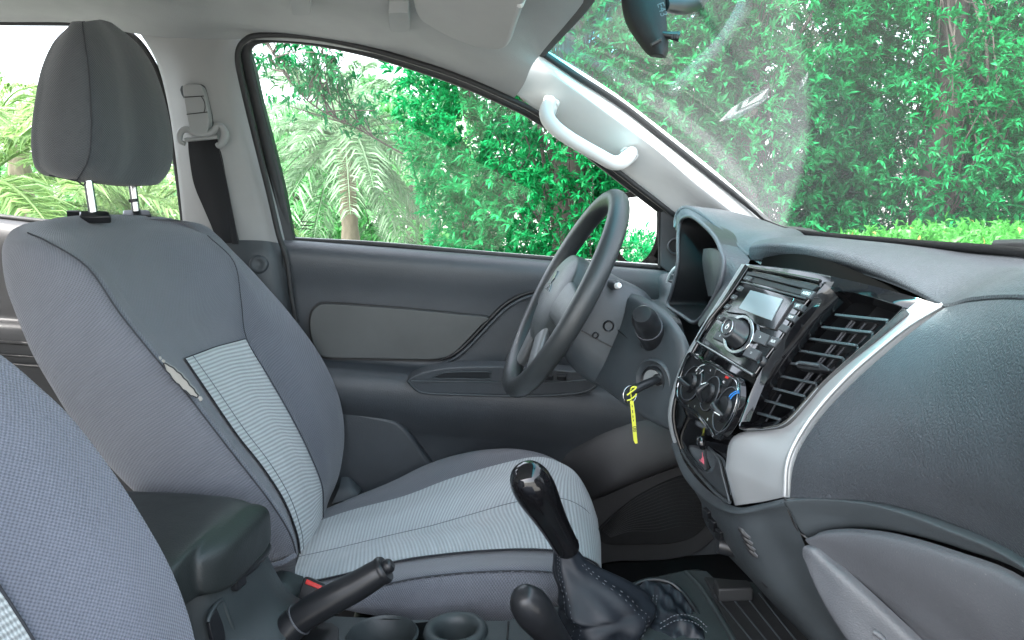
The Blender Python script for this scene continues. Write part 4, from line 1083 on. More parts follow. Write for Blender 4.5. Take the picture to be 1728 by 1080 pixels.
# dash body filling the depth behind the faces (keeps daylight out from below)
box('dash_core', (.63, -.25, 1.16), ((1, 0, 0), (0, 1, 0), (0, 0, 1)), (.26, .86, .28), M['black'], DB, bevel=.02)
box('dash_core', (.68, .30, 1.13), ((1, 0, 0), (0, 1, 0), (0, 0, 1)), (.24, .66, .38), M['black'], DB, bevel=.02)
box('dash_core', (.50, -.26, 1.09), ((1, 0, 0), (0, 1, 0), (0, 0, 1)), (.12, .76, .30), M['black'], DB, bevel=.01)
box('dash_core', (.44, -.01, 1.05), ((1, 0, 0), (0, 1, 0), (0, 0, 1)), (.18, .16, .17), M['black'], DB, bevel=.01)

# ---------------------------------------------------------------- car stereo
RN, RU, RR = RP.n, RP.up, RP.right
CS = thing('car_stereo', 'double height car stereo with grey display and round volume knob', 'car stereo', RP.at(1275, 545))
def zp(x, y): return (1170 + x / 4.907, 420 + y / 4.909)   # helper for points measured on one enlargement
def rl_(L, h): return [RP.at(*zp(x, y), h) for x, y in L]
plate('faceplate', rl_([(452, 152), (1050, 268), (1030, 320), (920, 450), (800, 610), (715, 740), (600, 890), (500, 1045), (30, 765), (130, 600), (290, 400)], .0005), RN, .006, M['piano'], CS, bevel=.002)
tube('face_trim', rl_([(30, 768), (130, 828), (330, 948), (500, 1050)], .003), .0022, M['chrome'], CS, n=8, smooth=False)
tube('face_trim', rl_([(454, 150), (750, 208), (1050, 268)], .003), .0022, M['piano'], CS, n=8)
tube('face_trim', rl_([(30, 765), (128, 600), (288, 400), (452, 152)], .003), .003, M['piano'], CS, n=8)
plate('slot_panel', rl_([(450, 185), (1035, 305), (985, 345), (500, 225), (430, 215)], .004), RN, .004, M['satin'], CS, bevel=.0008)
plate('disc_slot', rl_([(490, 228), (905, 340), (880, 380), (470, 272)], .0015), RN, .004, M['black'], CS, bevel=.0004)
tube('slot_lip', rl_([(400, 275), (640, 338), (935, 412)], .003), .0012, M['btn'], CS, n=6)
plate('display_window', rl_([(430, 285), (838, 408), (668, 668), (520, 625), (430, 540), (330, 530), (270, 520)], .003), RN, .004, M['piano'], CS, bevel=.0006)
plate('display', rl_([(472, 340), (735, 412), (640, 590), (373, 490)], .0045), RN, .003, M['lcd'], CS, bevel=.0003)
def button(quad, h=.004, lab=None, sz=.004, name='button', mat='btn'):
    b = plate(name, rl_(quad, h), RN, .008, M[mat], CS, bevel=.0009)
    if lab:
        c = np.mean([RP.at(*zp(*q), h + .0006) for q in quad], 0)
        q = [RP.at(*zp(*q_)) for q_ in quad]
        xd = unit(q[1] - q[0])
        text('button_text', lab, c, xd, unit(q[0] - q[3]), sz, M['white'], b)
    return b
button([(435, 214), (487, 230), (458, 268), (405, 250)], lab='-', sz=.008)
button([(380, 300), (416, 316), (390, 352), (350, 336)], lab='-', sz=.008)
button([(328, 372), (366, 388), (335, 425), (298, 408)], lab='-', sz=.008)
button([(280, 450), (316, 466), (282, 503), (244, 484)], lab='-', sz=.008)
button([(215, 540), (252, 556), (222, 592), (188, 576)], lab='-', sz=.008)
button([(900, 325), (1002, 350), (955, 410), (882, 386)], lab='AUDIO', sz=.0055)
button([(845, 440), (912, 458), (882, 508), (815, 486)], lab='RPT', sz=.0052)
button([(792, 528), (852, 548), (822, 600), (757, 578)], lab='RDM', sz=.005)
button([(732, 618), (790, 640), (752, 692), (695, 664)])
button([(650, 720), (716, 742), (662, 812), (610, 786)], lab='AUX', sz=.0052)
button([(272, 568), (372, 605), (332, 658), (228, 622)], lab='=', sz=.006)
button([(200, 675), (272, 695), (246, 778), (160, 738)], lab='<', sz=.007)
button([(522, 668), (628, 712), (582, 798), (478, 755)], lab='>', sz=.007)
button([(452, 802), (552, 845), (502, 922), (402, 880)], lab='=', sz=.007)
KC = zp(372, 715)
kc = RP.at(*KC, .003)
def zell(cx, cy, rx, ry, tilt, n_=36):
    o = []
    for a in np.linspace(0, 2 * math.pi, n_, endpoint=False):
        x, y = rx * math.cos(a), ry * math.sin(a)
        o.append((cx + x * math.cos(tilt) - y * math.sin(tilt), cy + x * math.sin(tilt) + y * math.cos(tilt)))
    return o
ring('knob_ring', rl_(zell(370, 705, 118, 168, .42), .006), rl_(zell(370, 705, 92, 140, .42), .006), RN, .006, M['chrome'], CS, smooth=0)
# knob reaches out towards the seat
e1 = np.array(rl_(zell(370, 705, 84, 128, .42), .003)); e1c = e1.mean(0)
kd = unit(RP.at(*zp(312, 692), .030) - e1c)
top_ = e1c + RN * .016
rows_k = [e1, e1c + (e1 - e1c) * .88 + (top_ - e1c) * .2, e1c + (e1 - e1c) * .74 + (top_ - e1c) * .93, e1c + (e1 - e1c) * .70 + (top_ - e1c) * 1.0, e1c + (e1 - e1c) * .56 + (top_ - e1c) * 1.0]
surf('volume_knob', rows_k, M['satin'], CS, nu=1, nv=1, closed=True, cap=True, sharp=30)
kf = e1c + (top_ - e1c) * 1.0 + RN * .0005
e2 = kf + (e1 - e1c) * .5
tube('knob_line', e2, .0008, M['chrome'], CS, closed=True, seg=1, n=6)
tube('knob_symbol', [kf + RN * .0006 + (RR * math.sin(q) + RU * math.cos(q)) * .0032 for q in np.linspace(.6, 2 * math.pi - .6, 12)], .0005, M['white'], CS, n=5, seg=2)
tube('knob_symbol', [kf + RN * .0006 + RU * .0008, kf + RN * .0006 + RU * .0045], .0005, M['white'], CS, n=5, smooth=False)
lathe('audio_jack', [(.0022, -.004), (.0022, .001), (.0045, .0025), (.006, .0005), (.006, -.006)], RP.at(*zp(567, 930), .003), RN, M['satin'], CS, n=24)

# ---------------------------------------------------------------- climate panel
CLP = Plane((1160, 595, .105), (1245, 636, -.075), (1206, 738, -.06))
CN = CLP.n
def zc(x, y): return (1110 + x / 3.6, 580 + y / 3.6)
def cl_(L, h): return [CLP.at(*zc(x, y), h) for x, y in L]
CP = thing('climate_panel', 'glossy black climate control panel with three rotary dials below the stereo', 'control panel', CLP.at(1195, 665))
outc = [(190, 50), (260, 90), (330, 120), (400, 160), (470, 200), (495, 235), (497, 330), (470, 430), (420, 520), (370, 572), (335, 575), (300, 520), (235, 440), (180, 400), (130, 370), (102, 310), (115, 220), (150, 120)]
inc = [(200, 72), (260, 106), (330, 138), (400, 178), (460, 214), (482, 245), (483, 330), (456, 420), (410, 500), (365, 548), (340, 550), (308, 500), (245, 424), (185, 382), (142, 352), (118, 305), (130, 225), (163, 130)]
ring('panel_rim', cl_(outc, .0035), cl_(inc, .0012), CN, .008, M['piano'], CP, N=80)
tube('panel_rim_edge', cl_(inc, .002), .0008, M['chrome'], CP, closed=True, n=6)
plate('panel_face', cl_(inc, .0), CN, .006, M['satin'], CP, bevel=.0005, smooth=3)
dials = [(203, 240, 58, 116, .36), (316, 302, 50, 116, .36), (410, 400, 68, 152, .34)]
for k, (cx, cy, rx, ry, tl) in enumerate(dials):
    o1 = cl_(zell(cx, cy, rx, ry, tl), .0022); i1 = cl_(zell(cx, cy, rx * .9, ry * .92, tl), .0018)
    ring('dial_rim', o1, i1, CN, .0025, M['piano'], CP, smooth=0, N=48, bevel=.0004)
    tube('dial_rim_edge', cl_(zell(cx, cy, rx * .93, ry * .94, tl), .0024), .0007, M['greylid'], CP, closed=True, seg=1, n=6)
    dsh = np.array(cl_(zell(cx, cy, rx * .9, ry * .92, tl), .0012)); dc = dsh.mean(0)
    surf('dial_dish', [dsh, dc + (dsh - dc) * .6 - CN * .0002, dc + (dsh - dc) * .06], M['satin'], CP, nu=1, nv=2, closed=True, cap='end')
    sh = CN * .013
    kb = dc + (dsh - dc) * .60
    kn = surf('dial_knob', [kb + CN * .0003, dc + (kb - dc) * .93 + sh * .35, dc + (kb - dc) * .85 + sh * .42, dc + (kb - dc) * .1 + sh * .45], M['satin'], CP, nu=1, nv=2, closed=True, cap='end', sharp=35)
    # raised grip bar across the knob
    g_ = [dc + (kb[i] - dc) * .92 for i in ((2, 20), (2, 20), (3, 21))[k]] if k != 1 else [dc + (kb[i] - dc) * .92 for i in (9, 27)]
    tube('knob_grip', [g_[0] + sh * .45, (g_[0] * .6 + g_[1] * .4) + sh * 1.05, (g_[0] * .4 + g_[1] * .6) + sh * 1.05, g_[1] + sh * .45], [.0022, .0038, .0038, .0022], M['satin'], kn, n=10)
    mk = g_[1] if k != 2 else g_[0]
    tube('knob_mark', [mk + sh * .55 + CN * .0022, (mk * .7 + dc * .3) + sh * .95 + CN * .0026], .0005, M['white'], kn, n=5, smooth=False)
def cbtn(q, mat='satin', h=.003):
    return plate('push_button', cl_(q, h), CN, .008, M[mat], CP, bevel=.0008)
cbtn([(312, 118), (355, 148), (338, 200), (296, 178)])
cbtn([(410, 182), (450, 210), (424, 262), (380, 248)])
plate('indicator_light', cl_([(412, 193), (430, 203), (424, 214), (406, 206)], .0036), CN, .002, M['red'], CP, bevel=.0002)
# printed marks
tube('dial_print', cl_([(232, 165), (255, 138), (282, 128)], .0026), .0006, M['white'], CP, n=5)
tube('dial_print', cl_([(255, 180), (268, 168), (275, 160)], .0026), .0006, M['white'], CP, n=5)
for (x, y, s) in ((232, 160, '1'), (236, 180, '0'), (185, 378, 'A'), (224, 382, 'F'), (302, 460, 'D')):
    text('dial_text', s, CLP.at(*zc(x, y), .002), CLP.right, CLP.up, .0045, M['white'], CP)
for (x, y, s) in ((320, 160, '#'), (400, 232, 'AC')):
    text('button_text', s, CLP.at(*zc(x, y), .0036), CLP.right, CLP.up, .0042, M['white'], CP)
tube('cold_mark', cl_([(424, 340), (442, 312), (466, 294), (490, 286)], .0026), .0008, M['blue'], CP, n=5)
tube('cold_mark', cl_([(434, 346), (452, 320), (472, 304), (492, 297)], .0026), .0008, M['blue'], CP, n=5)

# ---------------------------------------------------------------- centre air vent
VP = Plane((1405, 493, -.09), (1522, 520, -.168), (1262, 716, -.092))
VN = VP.n
def zv(x, y): return (1240 + x / 3.6, 460 + y / 3.6)
def vl(L, h): return [VP.at(*zv(x, y), h) for x, y in L]
AV = thing('centre_air_vent', 'tall slanted dashboard air vent with nine slats beside the silver trim', 'air vent', VP.at(1390, 610))
vo_ = [(560, 150), (590, 122), (650, 112), (760, 130), (1000, 203), (1012, 222), (850, 378), (660, 546), (500, 696), (370, 846), (290, 918), (200, 942), (100, 950), (45, 945), (30, 925), (62, 850), (100, 780), (200, 610), (300, 460), (430, 300)]
vi_ = [(610, 190), (636, 160), (680, 135), (760, 145), (960, 215), (985, 238), (832, 364), (640, 534), (482, 680), (352, 826), (275, 890), (190, 912), (120, 914), (88, 908), (80, 890), (98, 850), (130, 796), (220, 660), (330, 500), (470, 340)]
ring('vent_frame', vl(vo_, .006), vl(vi_, -.010), VN, .02, M['piano'], AV, N=110, bevel=.001)
tube('vent_frame_edge', vl([(62, 852), (30, 925), (45, 946), (100, 951), (200, 943), (290, 919), (370, 847), (500, 697)], .007), .0016, M['chrome'], AV, n=6)
ck_o = [(1390, 476), (1362, 520), (1325, 566), (1299, 604), (1276, 642), (1247, 712)]
ck_m = [(1405, 490), (1370, 528), (1332, 571), (1308, 606), (1285, 640), (1252, 712)]
ck_i = [(1424, 510), (1392, 541), (1358, 580), (1330, 617), (1307, 651), (1264, 712)]
cko = np.array([RP.at(u, v, .0015) for u, v in ck_o]); cki = np.array([VP.at(u, v, -.009) for u, v in ck_i])
ckm = np.array([VP.at(u, v, .009) for u, v in ck_m])
surf('vent_cheek', [cko + np.array([.012, 0, 0]), cko, cko * .4 + ckm * .6 + np.array([-.001, 0, .001]), ckm, ckm * .35 + cki * .65 + np.array([-.002, -.002, 0]), cki], M['piano'], AV, nu=6, nv=4, sharp=60)
vi3 = np.array(vl(vi_, -.011))
dv = unit((1, .25, -.1))
cen_v = vi3.mean(0)
surf('vent_duct', [vi3, vi3 + dv * .03, vi3 + dv * .06, cen_v + (vi3 - cen_v) * .05 + dv * .062], M['satin'], AV, nu=3, nv=1, closed=True, cap='end', sharp=50)
SL = [((605, 254), (925, 288)), ((522, 328), (822, 362)), ((442, 398), (728, 440)), ((375, 470), (645, 517)), ((310, 544), (572, 592)), ((258, 624), (480, 670)), ((205, 696), (418, 750)), ((160, 770), (348, 824)), ((118, 848), (268, 892))]
for k, (a, b) in enumerate(SL):
    p0, p1 = VP.at(*zv(*a), -.012), VP.at(*zv(*b), -.008)
    dpt = unit((1, .1, -.30)) * .020
    up_ = unit(np.cross(p1 - p0, dpt)); up_ = up_ if up_[2] > 0 else -up_
    th_ = .0014
    V = [p0 + up_ * th_, p1 + up_ * th_, p1 - up_ * th_, p0 - up_ * th_]
    V += [p + dpt for p in V]
    mesh('slat', V, [(0, 1, 2, 3), (7, 6, 5, 4), (0, 4, 5, 1), (1, 5, 6, 2), (2, 6, 7, 3), (3, 7, 4, 0)], M['fine'], AV, bevel=.0006, recalc=True)
for (a, b) in (((715, 290), (355, 735)), ((730, 300), (372, 738)), ((795, 308), (420, 738)), ((280, 740), (190, 905)), ((860, 315), (520, 700))):
    tube('vane', [VP.at(*zv(*a), -.030), VP.at(*zv(*b), -.030)], .0013, M['greylid'], AV, n=6, smooth=False)
ta = [(372, 540), (392, 532), (520, 548), (560, 575), (578, 590), (565, 600), (500, 592), (390, 580), (370, 572)]
plate('thumb_slider', vl(ta, .004), VN, .012, M['satin'], AV, bevel=.003, bseg=3)
tube('slider_lip', vl([(375, 556), (400, 548), (515, 566)], .0055), .0018, M['fine'], AV, n=8)

# ================================================================== STEERING
WC = np.array([.189, .385, 1.268]); TILT = R(29.9)
wup = np.array([math.sin(TILT), 0, math.cos(TILT)]); wlat = np.array([0, 1.0, 0]); wax = np.cross(wlat, wup)  # axis
if wax[0] > 0: wax = -wax            # towards the driver
SW = thing('steering_wheel', 'black leather grained steering wheel with large central pad', 'steering wheel', WC)
def wpt(a, r_, h=0.0): return WC + (wlat * math.sin(a) + wup * math.cos(a)) * r_ + wax * h
tube('rim', [wpt(a, .178) for a in np.linspace(0, 2 * math.pi, 73)[:-1]], .0172, M['wheel'], SW, closed=True, n=18, seg=1, sharp=0)
# centre pad: domed rounded form
pad_rows = []
def pad_outline(s, h):
    o = []
    for a in np.linspace(0, 2 * math.pi, 40, endpoint=False):
        rx, rz = .092 * s, .074 * s
        x = math.copysign(abs(math.sin(a)) ** .75, math.sin(a)) * rx
        z = math.copysign(abs(math.cos(a)) ** .75, math.cos(a)) * rz
        if z < 0: x *= 1 + .35 * z / rz
        o.append(WC + wlat * x + wup * (z * (1.0 if z > 0 else 1.2) - .006) + wax * h)
    return np.array(o)
surf('horn_pad', [pad_outline(.97, -.024), pad_outline(1, -.008), pad_outline(.985, .006), pad_outline(.93, .014), pad_outline(.6, .023), pad_outline(.06, .026)], M['wheelpad'], SW, nu=1, nv=4, closed=True, cap=True, sharp=60)
# spokes and the silver lower inserts
def bar(a, w0, w1, mat, name, h0=.012, h1=.0, r0=.07, r1=.168):
    ta = wlat * math.cos(a) - wup * math.sin(a)
    rows_ = []
    for t in np.linspace(0, 1, 5):
        r_ = r0 + (r1 - r0) * t; w = w0 + (w1 - w0) * t; h = h0 + (h1 - h0) * t
        c = wpt(a, r_, h)
        rows_.append(np.array([c - ta * w + wax * -.004, c - ta * w * .9 + wax * .004, c + wax * .007, c + ta * w * .9 + wax * .004, c + ta * w - wax * .004, c - wax * .014]))
    return surf(name, rows_, mat, SW, nu=3, nv=2, closed=True, cap=True)
for a in (R(97), R(-97)): bar(a, .034, .026, M['wheelpad'], 'spoke')
for a in (R(152), R(-152)): bar(a, .026, .016, M['spoke'], 'spoke', .008, -.004)
# emblem: three small diamonds on the pad
ec = WC + wax * .0272 + wup * .004
for k in range(3):
    a = R(120 * k)
    d_ = wlat * math.sin(a) + wup * math.cos(a); t_ = wlat * math.cos(a) - wup * math.sin(a)
    c = ec + d_ * .0125
    plate('emblem', [c + d_ * .0125, c + t_ * .0072, c - d_ * .0125, c - t_ * .0072], wax, .003, M['chrome'], SW, bevel=.0004)
text('pad_lettering', 'SRS AIRBAG', WC + wax * .0205 - wup * .05, -wlat, wup, .008, M['ink'], SW)
# steering column
SC = thing('steering_column', 'black plastic steering column shroud with screw holes and control stalks', 'steering column', A(1020, 560, .30))
cax = -wax
sh_rows = []
def sh_outline(c, sx, sz):
    o = []
    for a in np.linspace(0, 2 * math.pi, 28, endpoint=False):
        x = math.copysign(abs(math.sin(a)) ** .55, math.sin(a)) * sx
        z = math.copysign(abs(math.cos(a)) ** .55, math.cos(a)) * sz
        o.append(c + wlat * x + wup * z)
    return np.array(o)
c0 = WC + np.array([0, 0, -.008])
sh_rows = [sh_outline(c0 + cax * .022 + wup * .0, .060, .058), sh_outline(c0 + cax * .03, .072, .074), sh_outline(c0 + cax * .07 - wup * .012, .080, .086), sh_outline(c0 + cax * .105 - wup * .014, .082, .09), sh_outline(c0 + cax * .125 - wup * .016, .078, .086)]
surf('column_shroud', sh_rows, M['fine'], SC, nu=1, nv=4, closed=True, cap=True, sharp=45)
tube('shroud_joint', [c0 + cax * t - wup * (.030) - wlat * (w_ + .0015) for t, w_ in ((.032, .0725), (.07, .080), (.105, .0822), (.124, .0785))], .0011, M['black'], SC, n=6)
for (u, v, r_) in ((1027, 550, .0075), (1005, 566, .0042)):
    # on the near cheek of the shroud
    k = ray(u, v); yy = .385 - .0815
    c = A(u, v, yy)
    lathe('screw_hole', [(r_ * 1.25, .0), (r_ * 1.1, .0022), (r_ * .9, .001), (r_ * .85, -.004), (.0005, -.004)], c, (0, -1, 0), M['black'] if r_ < .005 else M['satin'], SC, n=24, open0=True)
# far stalk tip over the shroud and near stalk towards the camera
tube('stalk', [A(985, 492, .40), A(1010, 484, .36), A(1035, 480, .315), A(1045, 482, .29)], [.006, .007, .008, .006], M['fine'], SC, n=12)
lathe('stalk_tip', [(.001, .004), (.004, .003), (.0052, 0), (.005, -.006)], A(1044, 482, .286), (.3, -1, .2), M['white'], SC, n=16)  # white colour stands in for the highlight on the stalk end
b0, b1 = A(1107, 578, .215), A(1083, 530, .135)
ax_ = unit(b1 - b0); L_ = np.linalg.norm(b1 - b0)
lathe('wiper_stalk', [(.0245, -.002), (.0235, .004), (.0195, .006), (.0205, .01), (.0200, L_ * .52), (.0188, L_ * .54), (.0192, L_ * .56), (.0182, L_ * .85), (.0150, L_ * .96), (.0125, L_ * 1.0), (.001, L_ * 1.01)], b0, ax_, M['satin'], SC, n=32, sharp=30)
tube('stalk_ring', [b0 + ax_ * (L_ * .55) + (unit(np.cross(ax_, (0, 0, 1))) * math.cos(a) + np.cross(ax_, unit(np.cross(ax_, (0, 0, 1)))) * math.sin(a)) * .0195 for a in np.linspace(0, 2 * math.pi, 28, endpoint=False)], .0011, M['greylid'], SC, closed=True, seg=1, n=6)
# lower cover with the ignition lock
KV = thing('column_cover', 'dark plastic lower dash cover around the ignition lock', 'trim panel', A(1080, 640, .25))
kc_rows = [
    pts([(1060, 494, .335), (1078, 498, .29), (1102, 510, .235), (1130, 532, .185), (1152, 560, .15), (1166, 590, .135)]),
    pts([(1052, 506, .325), (1074, 512, .27), (1100, 526, .21), (1128, 548, .165), (1148, 575, .142), (1160, 605, .13)]),
    pts([(1044, 545, .315), (1068, 556, .255), (1098, 572, .20), (1124, 590, .16), (1143, 610, .138), (1154, 635, .128)]),
    pts([(1022, 595, .315), (1052, 612, .25), (1085, 628, .195), (1115, 640, .16), (1136, 655, .138), (1147, 672, .128)]),
    pts([(1004, 628, .325), (1035, 650, .262), (1068, 670, .205), (1100, 688, .165), (1125, 702, .142), (1140, 715, .13)]),
    pts([(1000, 641, .34), (1030, 664, .285), (1062, 688, .23), (1094, 708, .185), (1122, 722, .155), (1140, 732, .138)]),
    pts([(1002, 640, .40), (1032, 662, .36), (1064, 685, .31), (1096, 704, .26), (1124, 718, .22), (1142, 728, .19)]),
]
surf('cover_skin', kc_rows, M['fine'], KV, nu=6, nv=6, sharp=80)
tube('cover_joint', pts([(1040, 555, .31), (1070, 580, .24), (1105, 606, .185), (1152, 640, .125)]), .0008, M['black'], KV, n=5)
IGP = Plane((1100, 610, .185), (1138, 648, .15), (1080, 660, .205))
ig = IGP.at(1103, 644, .008)
lathe('lock_recess', [(.0345, -.008), (.034, .000), (.0315, .003), (.028, -.001), (.024, -.005), (.0225, -.005)], ig, IGP.n, M['fine'], KV, n=48, smooth=2, open0=True)
lathe('lock_collar', [(.0225, -.004), (.0225, .002), (.021, .004), (.019, .002)], ig, IGP.n, M['satin'], KV, n=40, open0=True)
lathe('lock_face', [(.0185, -.004), (.0185, .001), (.0175, .0025), (.0005, .0025)], ig, IGP.n, M['grey'], KV, n=40)
ik = thing('ignition_key', 'black ignition key pushed into the lock right of the steering wheel', 'key', IGP.at(1110, 640, .02))
tube('key_bow', [A(1113, 639, .158), A(1104, 642, .148), A(1086, 650, .136), A(1072, 657, .128), A(1064, 661, .125)], [.0045, .0064, .0072, .007, .005], M['satin'], ik, n=14, flat=((0.3, -.2, 1), .75))
lathe('key_socket', [(.0085, .0), (.0085, .006), (.006, .009)], IGP.at(1113, 640, .009), IGP.n, M['black'], ik, n=24)
kt = thing('key_tag', 'yellow plastic key tag hanging from a small steel key ring', 'key tag', A(1066, 700, .175))
kr_c = A(1063, 666, .125)
krx, kry = unit((1, .5, 0)), unit((0, 0.15, 1))
tube('key_ring', [kr_c + (krx * math.cos(a) + kry * math.sin(a)) * .0118 for a in np.linspace(0, 2 * math.pi, 32, endpoint=False)], .0011, M['chrome'], kt, closed=True, seg=1, n=8)
Yt = kr_c[1] - .002
loop_ = [(1058, 667), (1063, 663), (1072, 656), (1073, 653), (1066, 654), (1064, 662), (1066, 672)]
tube('tag_loop', [A(u, v, Yt - .004 + .001 * k) for k, (u, v) in enumerate(loop_)], .0011, M['yellow'], kt, n=8)
tube('tag_loop', [A(u, v, Yt - .006) for u, v in ((1058, 676), (1064, 674), (1072, 668), (1074, 664))], .0011, M['yellow'], kt, n=8)
tn = unit(CAM - A(1069, 710, Yt))
plate('tag_strip', [A(u, v, Yt - .003) for u, v in ((1063, 676), (1069, 676), (1072, 700), (1075, 738), (1076, 748), (1072, 749), (1069, 743), (1066, 710))], tn, .0012, M['yellow'], kt, bevel=.0003)
for (u, v, h) in ((1067, 684, 3), (1067.5, 692, 5), (1068, 701, 4), (1069, 708, 3)):
    tube('tag_mark', [A(u, v, Yt - .0036), A(u + .3, v + h, Yt - .0036)], .0006, M['ink'], kt, n=5, smooth=False)
text('tag_text', '08', A(1071, 724, Yt - .0038), A(1071, 730, Yt) - A(1070, 720, Yt), A(1076, 724, Yt) - A(1070, 724.4, Yt), .0085, M['ink'], kt)

# ================================================================== CONSOLE
ZC = .875
CC = thing('centre_console', 'dark centre console with cup holders and padded armrest lid between the seats', 'console', (-.1, 0, .65))
def zq(L, z=ZC): return np.array([AZ(u, v, z) for u, v in L])
print('console far edge', zq([(450, 1020), (560, 1041), (700, 1046), (860, 1049), (950, 1022), (1060, 985), (1160, 962), (1190, 966), (1376, 1080)]).round(3).tolist())
far = [(440, 1015), (560, 1040), (700, 1046), (860, 1048), (950, 1020), (1060, 985), (1160, 962), (1192, 964)]
cf3 = zq(far)
tp3 = [cf3 + np.array([0, .03, -.06]), cf3 + np.array([0, .008, -.010]), cf3 + np.array([0, 0, 0])]
near_y = -.16
nr = cf3.copy(); nr[:, 1] = near_y
md = cf3 * .5 + nr * .5
# holes for cups are cut by building the top in strips around them
cups = [(645, 1072, .043, 0), (769, 1066, .036, 1)]
cen2 = [AZ(u, v, ZC) for u, v, _, _ in cups]
top_bm = bmesh.new()
def poly_with_holes(outer, holes, z):
    bm = bmesh.new()
    def loop(P):
        vsx = [bm.verts.new((p[0], p[1], z)) for p in P]
        for i in range(len(vsx)): bm.edges.new((vsx[i], vsx[(i + 1) % len(vsx)]))
    loop(outer)
    for h in holes: loop(h)
    bmesh.ops.triangle_fill(bm, use_beauty=True, use_dissolve=False, edges=bm.edges[:])
    bm.verts.ensure_lookup_table()
    V = [tuple(v.co) for v in bm.verts]; bm.verts.index_update()
    fs = [tuple(v.index for v in f.verts) for f in bm.faces]; bm.free()
    return V, fs
outer = np.vstack([resample(cf3, 30), [[cf3[-1][0] + .05, near_y, ZC]], [[-.5, near_y, ZC]], [[-.5, cf3[0][1], ZC]]])
holes = [[c + np.array([math.cos(a), math.sin(a), 0]) * r_ for a in np.linspace(0, 2 * math.pi, 32, endpoint=False)] for c, (_, _, r_, _) in zip(cen2, cups)]
V, fs = poly_with_holes(outer, holes, ZC)
mesh('console_top', V, fs, M['console'], CC, flat=True)
surf('console_flank', tp3, M['console'], CC, nu=5, nv=3)
surf('console_flank', [cf3 + np.array([0, .03, -.06]), cf3 + np.array([0, .035, -.2])], M['console'], CC, nu=5, nv=2)
surf('console_flank', [np.array([[-.5, near_y, ZC], [.3, near_y, ZC]]), np.array([[-.5, near_y - .01, ZC - .22], [.3, near_y - .01, ZC - .22]])], M['console'], CC, nu=3, nv=2)
for c, (_, _, r_, kind) in zip(cen2, cups):
    if kind == 0:
        lathe('cup_holder', [(r_ + .004, .0005), (r_ + .0015, .003), (r_ - .001, 0), (r_ - .003, -.04), (r_ - .006, -.065), (.001, -.066)], c, (0, 0, 1), M['console'], CC, n=40, open0=True)
    else:
        lathe('cup_holder', [(r_ + .006, .0), (r_ + .004, .006), (r_ - .002, .008), (r_ - .008, .005), (r_ - .012, -.004), (r_ - .013, -.03), (.001, -.032)], c, (0, 0, 1), M['console'], CC, n=40, smooth=2, open0=True)
# slot for the handbrake
plate('handbrake_slot', [AZ(u, v, ZC + .001) for u, v in ((470, 1048), (560, 1050), (572, 1060), (570, 1130), (440, 1130))], (0, 0, 1), .006, M['black'], CC, bevel=.001)
tube('console_joint', [AZ(u, v, ZC + .0008) for u, v in ((858, 1049), (856, 1080), (852, 1130))], .0012, M['black'], CC, n=6)
# rear box with the padded lid
bx = [
    [A(300, 1020, -.10), A(350, 985, -.08), A(400, 950, -.03), A(425, 925, .02), A(432, 905, .07)],
    [A(305, 1060, -.10), A(360, 1020, -.08), A(412, 985, -.03), A(440, 950, .02), A(450, 935, .07)],
    [A(312, 1110, -.10), A(375, 1080, -.08), A(430, 1040, -.03), A(470, 1010, .02), A(490, 1000, .07)],
    [A(330, 1180, -.10), A(410, 1130, -.08), A(480, 1080, -.03), A(520, 1045, .02), A(560, 1030, .07)],
]
surf('console_box', bx, M['console'], CC, nu=6, nv=6, back=(-.05, .0, -.01), sharp=60)
bp_ = Plane(A(350, 985, -.08), A(425, 925, .02), A(400, 1060, -.05))
tube('box_recess', [bp_.at(*p, .003) for p in ((351, 1050), (353, 1040), (362, 1024), (371, 1014), (376, 1016), (385, 1040), (402, 1085))], .0026, M['console'], CC, n=8)
plate('box_recess_floor', [bp_.at(*p, .001) for p in ((353, 1052), (357, 1040), (370, 1020), (377, 1030), (386, 1060), (396, 1090), (362, 1090))], bp_.n, .004, M['satin'], CC, bevel=.0006)
lid_ = []
lt = [   # top face rows, rear to front, from near edge to far edge
    [AZ(100, 850, 1.075), AZ(150, 830, 1.08), AZ(205, 816, 1.08)],
]
# lid: closed cross sections running towards the front
lidc = []
def lid_section(c, w, hgt, k=1.0):
    o = []
    for a in np.linspace(0, 2 * math.pi, 36, endpoint=False):
        x = math.copysign(abs(math.cos(a)) ** .5, math.cos(a)); z = math.copysign(abs(math.sin(a)) ** .42, math.sin(a))
        o.append(c + w * x * k + np.array([0, 0, 1.0]) * (z * hgt * (.35 + .65 * k)))
    return np.array(o)
st_ = []
for (near, farp, zt, hg) in (
        ((120, 965), (190, 817), 1.074, .026), ((190, 968), (262, 819), 1.074, .026), ((250, 966), (340, 823), 1.073, .027), ((292, 952), (398, 829), 1.071, .028), ((322, 934), (424, 838), 1.067, .028)):
    n_, f_ = AZ(*near, zt), AZ(*farp, zt)
    c_ = (n_ + f_) / 2; c_[2] -= hg
    st_.append((c_, (f_ - n_) / 2, hg))
    lidc.append(lid_section(c_, (f_ - n_) / 2 * 1.02, hg))
c_, w_, hg = st_[-1]
fwd = unit(st_[-1][0] - st_[-2][0])
for dx_, kk in ((.010, .985), (.019, .94), (.026, .86), (.031, .72), (.034, .5), (.035, .1)):
    lidc.append(lid_section(c_ + fwd * dx_ + np.array([0, 0, -.12 * dx_]), w_ * 1.02, hg, kk))
surf('armrest_lid', lidc, M['armrest'], CC, nu=1, nv=4, closed=True, cap=True, sharp=0)
tube('lid_lip', [q[26] + np.array([0, 0, -.003]) for q in lidc[1:6]] + [lidc[7][27] + np.array([0, 0, -.002]), lidc[7][30] + np.array([0, 0, -.004]), lidc[6][32] + np.array([0, 0, -.006])], .006, M['satin'], CC, n=8)
